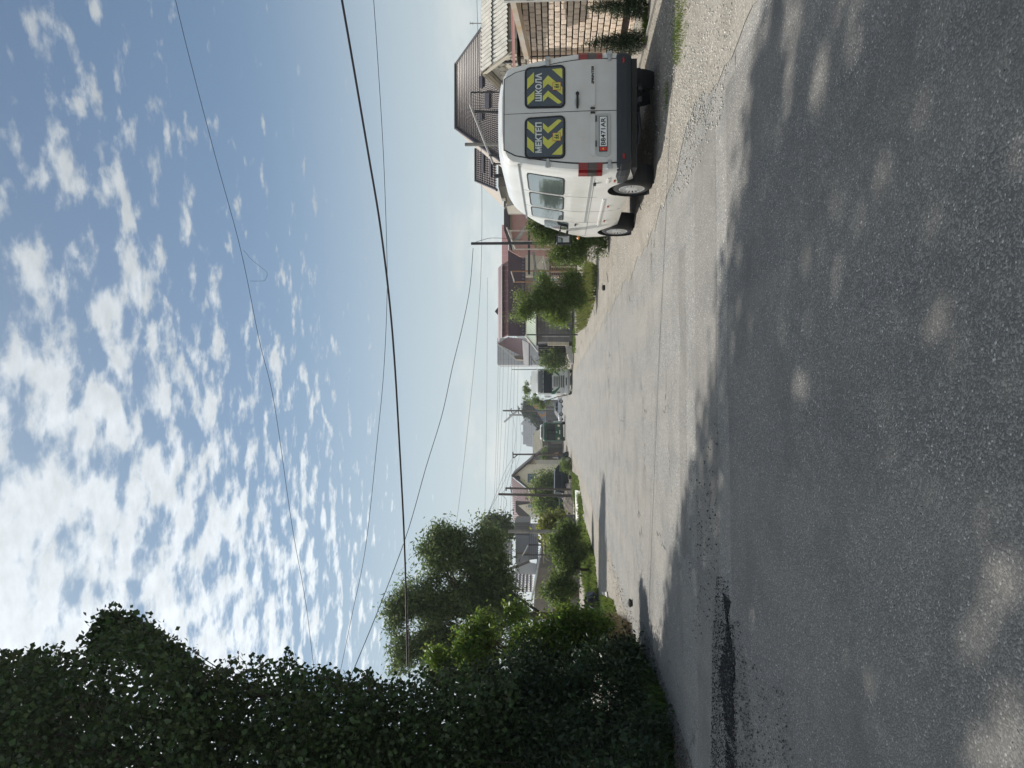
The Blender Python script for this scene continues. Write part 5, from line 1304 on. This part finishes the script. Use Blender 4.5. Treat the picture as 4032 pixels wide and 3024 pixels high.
make_tree('bush', 'bushy green tree between the cream gabled house and the gravel heap', 'bush', (-10, 77, .1), [ib(1175, 1062, 22, 77), ib(1195, 1085, 26, 77), ib(1170, 1042, 14, 77), ib(1195, 1040, 18, 77), ib(1210, 1105, 18, 77), ib(1185, 1115, 16, 77), ib(1170, 1085, 14, 77), ib(1215, 1070, 14, 77)], 12000, .27, .45, L_BUSH, .1, thr=-.4, sc=1.3, spread=.45, group='bushes on the left verge')
make_tree('bush', 'low weeds in front of the dark car', 'bush', (-5.9, 71, .1), [ib(1222, 1008, 8, 71), ib(1215, 1000, 6, 71), ib(1228, 1015, 6, 71), ib(1226, 1000, 6, 71)], 1500, .16, .3, L_BUSH, .03, spread=.2, group='bushes on the left verge')
make_tree('bush', 'green foliage growing over the dark plank fence', 'bush', (-13.5, 113, .4), [ib(1176, 985, 8, 111), ib(1178, 970, 7, 111), ib(1174, 1000, 7, 111)], 900, .25, .4, L_BUSH, .03, spread=.2)
# right side bushes
make_tree('bush', 'round feathery green bush beside the van bonnet', 'bush', (5.0, 23.2, 0), [ib(1190, 500, 36, 23), ib(1232, 512, 46, 23), ib(1280, 520, 38, 22.8), ib(1160, 492, 20, 23), ib(1205, 545, 28, 23), ib(1255, 550, 30, 22.8), ib(1298, 500, 26, 22.8), ib(1220, 470, 34, 23.2), ib(1280, 475, 30, 23)], 46000, .085, .28, L_CYP, .05, thr=-.5, sc=4.2, spread=.10, group='bushes on the right verge')
make_tree('bush', 'tall tamarisk-like bush with upward sprigs right of the truck', 'bush', (4.4, 30.8, 0), [ib(1180, 640, 30, 30), ib(1215, 640, 30, 30), ib(1248, 640, 24, 30), ib(1195, 672, 26, 30), ib(1215, 690, 16, 30), ib(1160, 650, 22, 30), ib(1140, 672, 18, 30), ib(1125, 640, 10, 30), ib(1112, 655, 5, 30, 1, 1.5), ib(1122, 684, 9, 30), ib(1108, 684, 4, 30, 1, 1.5), ib(1175, 605, 16, 30), ib(1235, 605, 22, 30)], 28000, .12, .26, L_BUSH, .04, thr=-.35, sc=3.4, spread=.13, nl=30, group='bushes on the right verge')
make_tree('bush', 'dark green bush between the truck and the dark porch', 'bush', (5.9, 68.5, 0), [ib(1195, 778, 15, 68), ib(1205, 775, 17, 68), ib(1180, 778, 11, 68), ib(1218, 785, 9, 68)], 4500, .22, .35, L_CYP, .05, thr=-.4, sc=1.6, spread=.3, group='bushes on the right verge')
make_tree('bush', 'leafy bush showing behind the left side of the truck', 'bush', (1.2, 88, .3), [ib(1152, 868, 13, 88), ib(1170, 873, 10, 88), ib(1140, 858, 8, 88), ib(1185, 872, 7, 88)], 1500, .22, .4, L_BUSH, .06, spread=.15)
make_tree('bush', 'sprigs of a tree top rising behind the truck roof', 'tree', (1.6, 90, .3), [ib(1141, 846, 8, 90), ib(1150, 852, 8, 90), ib(1135, 838, 5, 90), ib(1138, 828, 4, 90)], 700, .24, .4, L_BUSH, .05, spread=.12, nl=5)
make_tree('conifer_tree', 'dark rounded tree above the striped gable', 'tree', (-.3, 190, .4), [ib(1140, 883, 12, 190), ib(1133, 893, 8, 190), ib(1148, 890, 9, 190), ib(1137, 872, 7, 190)], 2400, .6, .5, L_DARK, .3, spread=.4)
make_tree('conifer_tree', 'rounded dark green tree in front of the apartment blocks', 'tree', (-3.5, 170, .4), [ib(1160, 905, 15, 170), ib(1170, 920, 13, 170), ib(1180, 932, 10, 170), ib(1155, 893, 9, 170)], 3000, .55, .5, L_DARK, .3, spread=.35)
for (cx_, cy_, lab) in ((6.52, 13.15, 'small dark juniper against the brick wall, nearer the van'), (6.95, 12.75, 'small dark juniper partly cut off beside the metal gate')):
    make_tree('juniper', lab, 'shrub', (cx_, cy_, -.02), [(Vector((cx_, cy_, .22)), (.22, .22, .24)), (Vector((cx_, cy_, .5)), (.17, .17, .25)), (Vector((cx_+.02, cy_, .78)), (.10, .1, .25)), (Vector((cx_-.02, cy_, .98)), (.045, .045, .15))], 12000, .030, .3, L_DARK, .02, thr=-.8, sub=False, spread=.025, group='junipers by the brick wall', down=-.8)

# --- grass and weeds
def poly_sample(poly, n):
    poly = np.array(poly, float); lo, hi = poly.min(0), poly.max(0); out = []
    while len(out) < n:
        q = rng.uniform(lo, hi, (n*2, 2)); ins = np.zeros(len(q), bool); j = len(poly)-1
        for i in range(len(poly)):
            xi, yi, xj, yj = *poly[i], *poly[j]
            c = ((yi > q[:, 1]) != (yj > q[:, 1])) & (q[:, 0] < (xj-xi)*(q[:, 1]-yi)/(yj-yi+1e-12)+xi)
            ins ^= c; j = i
        out += list(q[ins])
    return np.array(out[:n])
def grass(name, label, poly, n, h, mat, wid=.012, dxw=0):
    q = poly_sample(poly, int(n*2.0)); p = np.array([list(G(a*K, b*K)) for a, b in q])
    c0 = p[:, :2].mean(0); dd = np.sqrt((((p[:, :2]-c0)/(p[:, :2].std(0)+1e-6))**2).sum(1))
    kp = (lumpy(p, 6, 1)*.6+lumpy(p, 19, 2)*.6+rng.normal(size=len(p))*.35) > (dd-1.2)*.55
    p = p[kp][:n]; n = len(p)
    hh = h*rng.uniform(.5, 1.3, n)*(.7+.5*(lumpy(p, 3, 1) > 0))
    a = rng.uniform(0, 6.28, n); wv = wid*(1+.05*p[:, 1]); s = np.stack([np.cos(a)*wv, np.sin(a)*wv, 0*a], 1)
    lean = rng.normal(size=(n, 3))*h*.35; lean[:, 2] = hh
    v = np.empty((n, 3, 3)); v[:, 0] = p-s; v[:, 1] = p+s; v[:, 2] = p+lean
    v[:, :, 2] += np.maximum(0, 0)
    me = bpy.data.meshes.new(name); me.vertices.add(n*3); me.vertices.foreach_set('co', v.ravel())
    me.loops.add(n*3); me.loops.foreach_set('vertex_index', np.arange(n*3, dtype=np.int32))
    me.polygons.add(n); me.polygons.foreach_set('loop_start', np.arange(0, n*3, 3, dtype=np.int32))
    me.update(calc_edges=True); me.materials.append(mat)
    return tag(part(name, me, None, None), label, 'grass', None, 'stuff')
grass('grass', 'sunlit green grass strip along the left edge of the road', [(1242, 1075), (1262, 1120), (1285, 1200), (1300, 1335), (1278, 1340), (1255, 1220), (1240, 1120)], 16000, .20, L_GRASS)
grass('grass', 'grass around the fallen white slab on the left verge', [(1228, 1010), (1250, 1030), (1262, 1110), (1250, 1110), (1236, 1060)], 4000, .2, L_GRASS)
grass('dry_grass', 'straw coloured grass patch beside the bright ash bush', [(1322, 1335), (1366, 1345), (1378, 1420), (1345, 1440), (1325, 1400)], 9000, .38, L_DRY, .008)
grass('grass', 'green tuft between road edge and pale path on the left', [(1300, 1285), (1328, 1298), (1338, 1345), (1312, 1348)], 3500, .16, L_GRASS)
grass('grass', 'dark shaded grass along the foot of the hedge', [(1372, 1372), (1440, 1500), (1462, 1640), (1470, 1700), (1400, 1700), (1350, 1410)], 16000, .26, leafmat('shade_grass', (.06, .11, .02), .5, .35), .006)  # hedge shade put into this darker copy of the grass green
grass('grass', 'long yellow-green grass under the two right-hand bushes', [(1266, 560), (1292, 575), (1290, 620), (1284, 660), (1268, 705), (1246, 720), (1234, 700), (1254, 640), (1262, 590)], 5500, .22, leafmat('yellow_grass', (.11, .13, .03), .45, .35), .008)
grass('grass', 'short grass at the right verge near the gate', [(1446, -30), (1486, -30), (1490, 60), (1480, 150), (1450, 130)], 1500, .045, L_GRASS, .003)
grass('grass', 'little tufts of grass beside the van shadow', [(1436, 175), (1444, 175), (1446, 245), (1438, 245)], 160, .04, L_GRASS, .003)
grass('grass', 'thin grass in front of the block outbuilding', [(1236, 705), (1242, 705), (1246, 760), (1236, 765)], 1200, .18, L_GRASS)
grass('grass', 'weeds at the foot of the brick wall foundation', [(1395, 0), (1402, 0), (1398, 90), (1392, 90)], 500, .08, L_GRASS, .006)
# --- loose gravel
def gravel(name, label, polys, r0, r1, mat, dz=0):
    ps = np.concatenate([poly_sample(p, n) for p, n in polys]); n = len(ps)
    c = np.array([list(G(a*K, b*K)) for a, b in ps])
    r = (r0+(r1-r0)*rng.uniform(0, 1, n)**3.5)[:, None, None]
    oc = np.array([(1, 0, 0), (-1, 0, 0), (0, 1, 0), (0, -1, 0), (0, 0, .7), (0, 0, -.6), ])
    v = c[:, None, :]+(oc[None]*rng.uniform(.6, 1.25, (n, 6, 1))+rng.normal(size=(n, 6, 3))*.15)*r
    v[:, :, 2] += r[:, :, 0]*.35+dz
    F = np.array([(0, 2, 4), (2, 1, 4), (1, 3, 4), (3, 0, 4), (2, 0, 5), (1, 2, 5), (3, 1, 5), (0, 3, 5)])
    f = (F[None]+np.arange(n)[:, None, None]*6).reshape(-1, 3)
    me = bpy.data.meshes.new(name); me.vertices.add(n*6); me.vertices.foreach_set('co', v.ravel())
    me.loops.add(len(f)*3); me.loops.foreach_set('vertex_index', f.ravel().astype(np.int32))
    me.polygons.add(len(f)); me.polygons.foreach_set('loop_start', np.arange(0, len(f)*3, 3, dtype=np.int32))
    me.update(calc_edges=True); me.materials.append(mat)
    return tag(part(name, me, None, None), label, 'gravel', None, 'stuff')
M_PEB = material('pebble', (.42, .40, .36), .85, island=.38)
gravel('loose_gravel', 'loose pebbles on the right verge between the van and the asphalt', [([(1450, -20), (1600, -20), (1560, 250), (1490, 400), (1400, 480), (1385, 440), (1440, 300)], 5200), ([(1455, 120), (1535, 60), (1520, 260), (1480, 320), (1455, 250)], 3000), ([(1320, 470), (1400, 430), (1350, 560), (1320, 600)], 900), ([(1390, 0), (1450, 0), (1440, 300), (1400, 400), (1380, 200)], 1600)], .003, .019, M_PEB)
gravel('crumbled_asphalt', 'crumbs of asphalt around the tar repair at the left', [([(1540, 1350), (1600, 1340), (1640, 1659), (1540, 1659)], 2200), ([(1600, 1400), (1700, 1500), (1720, 1659), (1600, 1659)], 500), ([(1480, 1000), (1560, 900), (1560, 1340), (1500, 1400)], 500)], .003, .014, material('asphalt_crumb', (.09, .09, .09), .8, island=.6), .012)
gravel('tar_crumbs', 'black crumbs of broken tar along the repair at the left', [([(1542, 1340), (1588, 1350), (1595, 1680), (1536, 1680)], 4200), ([(1500, 1060), (1545, 1000), (1560, 1340), (1530, 1345)], 260), ([(1548, 1240), (1575, 1250), (1580, 1360), (1545, 1350)], 500)], .003, .012, material('tar_crumb', (.012, .012, .014), .9, island=.5), .006)
gravel('leaf_litter', 'brown dirt and litter along the left edge of the asphalt', [([(1372, 1340), (1392, 1345), (1500, 1659), (1460, 1659), (1400, 1450)], 2600), ([(1300, 1180), (1312, 1180), (1372, 1340), (1345, 1340)], 700)], .004, .016, material('litter', (.12, .10, .075), .9, island=.5), .004)
gravel('road_grit', 'scattered grit across the foreground asphalt', [([(1600, 0), (2212, 0), (2212, 1659), (1600, 1659)], 500)], .0025, .006, material('grit', (.15, .14, .13), .8, island=.7), .014)
gravel('rubble', 'rubble stones heaped under the leaning trunk on the left verge', [([(1262, 1170), (1268, 1170), (1282, 1290), (1272, 1290)], 420)], .03, .16, M_PEB)

# --- small things
def rock(label, x, y, r, mat, name='stone', seed=1, zs=.7, group=None):
    c = G(x, y); bm2 = bmesh.new(); bmesh.ops.create_icosphere(bm2, subdivisions=2, radius=1); rr = random.Random(seed)
    for v in bm2.verts: v.co *= rr.uniform(.82, 1.15); v.co.z *= zs
    me = bpy.data.meshes.new(name); bm2.to_mesh(me); bm2.free(); me.materials.append(mat)
    o = bpy.data.objects.new(name, me); COL.objects.link(o); o.location = (c.x, c.y, r*zs*.7); o.scale = (r, r, r)
    return tag(o, label, 'stone', group)
M_DST = material('dark_stone', (.05, .048, .045), .9, .2, 5)
rock('dark lump lying on the left edge of the asphalt by the shadow fingers', 2490, 2374, .085, M_DST, seed=3)
rock('dark stone on the sandy strip below the right-hand bushes', 2383, 1134, .10, M_DST, seed=4)
rock('pale stone at the kerb grass under the tall right bush', 2344, 1160, .07, M_CONC, seed=5)
rock('flat pale pebble on the verge behind the front wheel', 2556, 925, .035, M_CONC, seed=6, zs=.4)
rock('broken pale pebble near the gravel pile right of the road', 2730, 460, .03, M_CONC, seed=8, zs=.4)
bag = tag(rock('black rubbish bag slumped under the bushes at the left verge', 2360, 2365, .32, material('black_bag', (.012, .012, .014), .35, spec=.6), 'rubbish_bag', 9, 1.1), None, 'bag')
# gravel heap
def heap(name, label, c, rx, ry, h, mat, n=26):
    mb = MB()
    for i in range(n+1):
        for j in range(n+1):
            u, v = i/n*2-1, j/n*2-1; d = math.hypot(u, v)
            z = h*max(0, 1-d)**.85*(1-.25*math.exp(-d*d*12)) + (.05*h*math.sin(u*17+v*9)*math.cos(v*21-u*5) if d < .95 else 0)
            mb.v.append((c[0]+u*rx, c[1]+v*ry, c[2]+max(z, -.02)+random.uniform(-.02, .02)*h))
    for i in range(n):
        for j in range(n):
            a = i*(n+1)+j; mb.f.append((a, a+1, a+n+2, a+n+1))
    return single(name, mb, mat, label, 'heap', smooth=False)
hc = P(2252, 1977, 69); heap('gravel_heap', 'conical heap of grey-brown gravel on the left verge', (hc.x, 70, 0.02), 2.15, 1.9, 1.22, material('heap_gravel', (.14, .122, .10), .95, .5, 3.5, .08, 9))
gb = root('metal_container', 'low dark green metal container behind the gravel heap', 'container', P(2240, 1940, 74))
part('side', slab([(2204, 1892), (2240, 1892), (2240, 1990), (2204, 1990)], 73.2, 1.6), material('container_green', (.022, .06, .04), .6, .15, 2), gb)
part('rim', slab([(2201, 1892), (2204, 1892), (2204, 2020), (2201, 2020)], 73.15, 1.7), material('container_rim', (.12, .2, .15), .5), gb)
wsl = root('concrete_slab', 'long white painted concrete slab lying in the grass', 'slab', G(2284, 1995))
part('block', MB().poly([P(2264, 1930, 52.5), P(2284, 1932, 49.2), P(2284, 2062, 49.2), P(2268, 2062, 52.0)], (0, .05, -.1)), material('whitewash', (.62, .62, .58), .85, .12, 2), wsl)
s2 = root('concrete_slab', 'short white concrete piece left of the long slab', 'slab', G(2284, 2074))
part('block', slab([(2269, 2068), (2282, 2068), (2282, 2080), (2271, 2080)], 49.5, .4), material('whitewash', (.62, .62, .58)), s2)
s3 = root('drain_pipe', 'short rusty square drain end on the left verge', 'pipe', G(2254, 1880))
part('casing', slab([(2240, 1874), (2254, 1874), (2254, 1887), (2240, 1887)], 71.0, .6), material('rust_brown', (.06, .028, .02), .9, .2, 4), s3)
part('cap', slab([(2238, 1872), (2240, 1872), (2240, 1889), (2238, 1889)], 70.95, .7), M_CONCD, s3)
struct('path_slab', MB().poly([G(2376, 2330), G(2394, 2330), G(2404, 2425), G(2384, 2430)], (0, 0, .05)), M_CONC)
struct('driveway', MB().poly([G(2252, 1780), G(2258, 1765), G(2262, 1860), G(2256, 1870)], (0, 0, .02)), M_CONC)
# birds
# people at the roadside
def person(label, loc, rz, shirt, trousers, hair, arm=0.0, H=1.7):
    r = thing('person', label, 'person', loc, rz, world=False)
    j = {'pel': (0, 0, .93), 'ch': (0, .0, 1.22), 'nk': (0, 0, 1.43), 'hd': (0, -.02, 1.56), 'tp': (0, -.01, 1.68)}
    ed = [('pel', 'ch'), ('ch', 'nk'), ('nk', 'hd'), ('hd', 'tp')]; rad = {'pel': (.15, .11), 'ch': (.17, .11), 'nk': (.06, .06), 'hd': (.085, .10), 'tp': (.06, .07)}
    for s, q in ((-1, 'l'), (1, 'r')):
        j.update({'hp'+q: (s*.09, 0, .86), 'kn'+q: (s*.11, -.02+.04*s, .48), 'an'+q: (s*.12, .02+.06*s, .08), 'to'+q: (s*.13, -.13+.06*s, .04),
                  'sh'+q: (s*.17, 0, 1.38), 'el'+q: (s*.24, .02, 1.12), 'wr'+q: (s*(.22-arm*.05), -.06-arm*.12, .90+arm*.16), 'ha'+q: (s*(.21-arm*.06), -.09-arm*.16, .82+arm*.2)})
        ed += [('pel', 'hp'+q), ('hp'+q, 'kn'+q), ('kn'+q, 'an'+q), ('an'+q, 'to'+q), ('nk', 'sh'+q), ('sh'+q, 'el'+q), ('el'+q, 'wr'+q), ('wr'+q, 'ha'+q)]
        rad.update({'hp'+q: (.10, .10), 'kn'+q: (.07, .07), 'an'+q: (.045, .045), 'to'+q: (.045, .03), 'sh'+q: (.07, .07), 'el'+q: (.05, .05), 'wr'+q: (.034, .034), 'ha'+q: (.045, .025)})
    keys = list(j); me = bpy.data.meshes.new('body'); sc = H/1.7
    me.from_pydata([tuple(c*sc for c in j[k_]) for k_ in keys], [(keys.index(a), keys.index(b)) for a, b in ed], [])
    o = bpy.data.objects.new('tmp', me); COL.objects.link(o)
    o.modifiers.new('s', 'SKIN')
    for i, k_ in enumerate(keys): me.skin_vertices[0].data[i].radius = rad[k_]
    me.skin_vertices[0].data[0].use_root = True
    su = o.modifiers.new('u', 'SUBSURF'); su.levels = su.render_levels = 1
    m2 = bpy.data.meshes.new_from_object(o.evaluated_get(bpy.context.evaluated_depsgraph_get())); bpy.data.objects.remove(o)
    m2.name = 'body'; skin = material('skin', (.42, .26, .19), .6)
    for mt in (skin, shirt, trousers, M_BLACK): m2.materials.append(mt)
    for p_ in m2.polygons:
        c = p_.center; z = c.z/sc
        p_.material_index = 3 if z < .1 else (2 if z < .92 and abs(c.x) < .19 else (1 if z < 1.45 and z > 1.12 or (z >= .92 and abs(c.x) < .19 and z < 1.45) else 0)); p_.use_smooth = True
    part('body', m2, None, r)
    part('hair', MB().box((0, .01, 1.655*sc), (.19, .21, .13), 0, .06), hair, r, smooth=True)
    return r
pA = P(2228, 1788, 101); pB = P(2221, 1801, 102)
person('person standing in a pink top and black trousers, nearer the bus', (pA.x, 101, ground_z(101)-.03), 2.4, material('pink_shirt', (.45, .30, .27), .8), material('dark_trousers', (.02, .02, .03), .8), material('hair_dark', (.02, .015, .012), .6), .3)
person('person in a pale blue shirt and dark trousers, left of the one in pink', (pB.x, 101.6, ground_z(101)), -1.8, material('blue_shirt', (.30, .36, .44), .8), material('navy_trousers', (.03, .035, .06), .8), material('hair_grey', (.25, .22, .2), .6), .8, 1.66)
# ---------------------------------------------------------------- haze
hz_ = MB().bb(-520, 520, -30, 620, -1.2, 46)
m = bpy.data.materials.new('haze'); m.use_nodes = True; m.node_tree.nodes.clear()
pv = m.node_tree.nodes.new('ShaderNodeVolumePrincipled'); pv.inputs['Density'].default_value = HAZE; pv.inputs['Color'].default_value = (.86, .92, 1, 1); pv.inputs['Anisotropy'].default_value = .3
om = m.node_tree.nodes.new('ShaderNodeOutputMaterial'); m.node_tree.links.new(pv.outputs[0], om.inputs['Volume'])
if HAZE > 0: tag(part('haze', hz_, m, None), None, None, None, 'stuff')
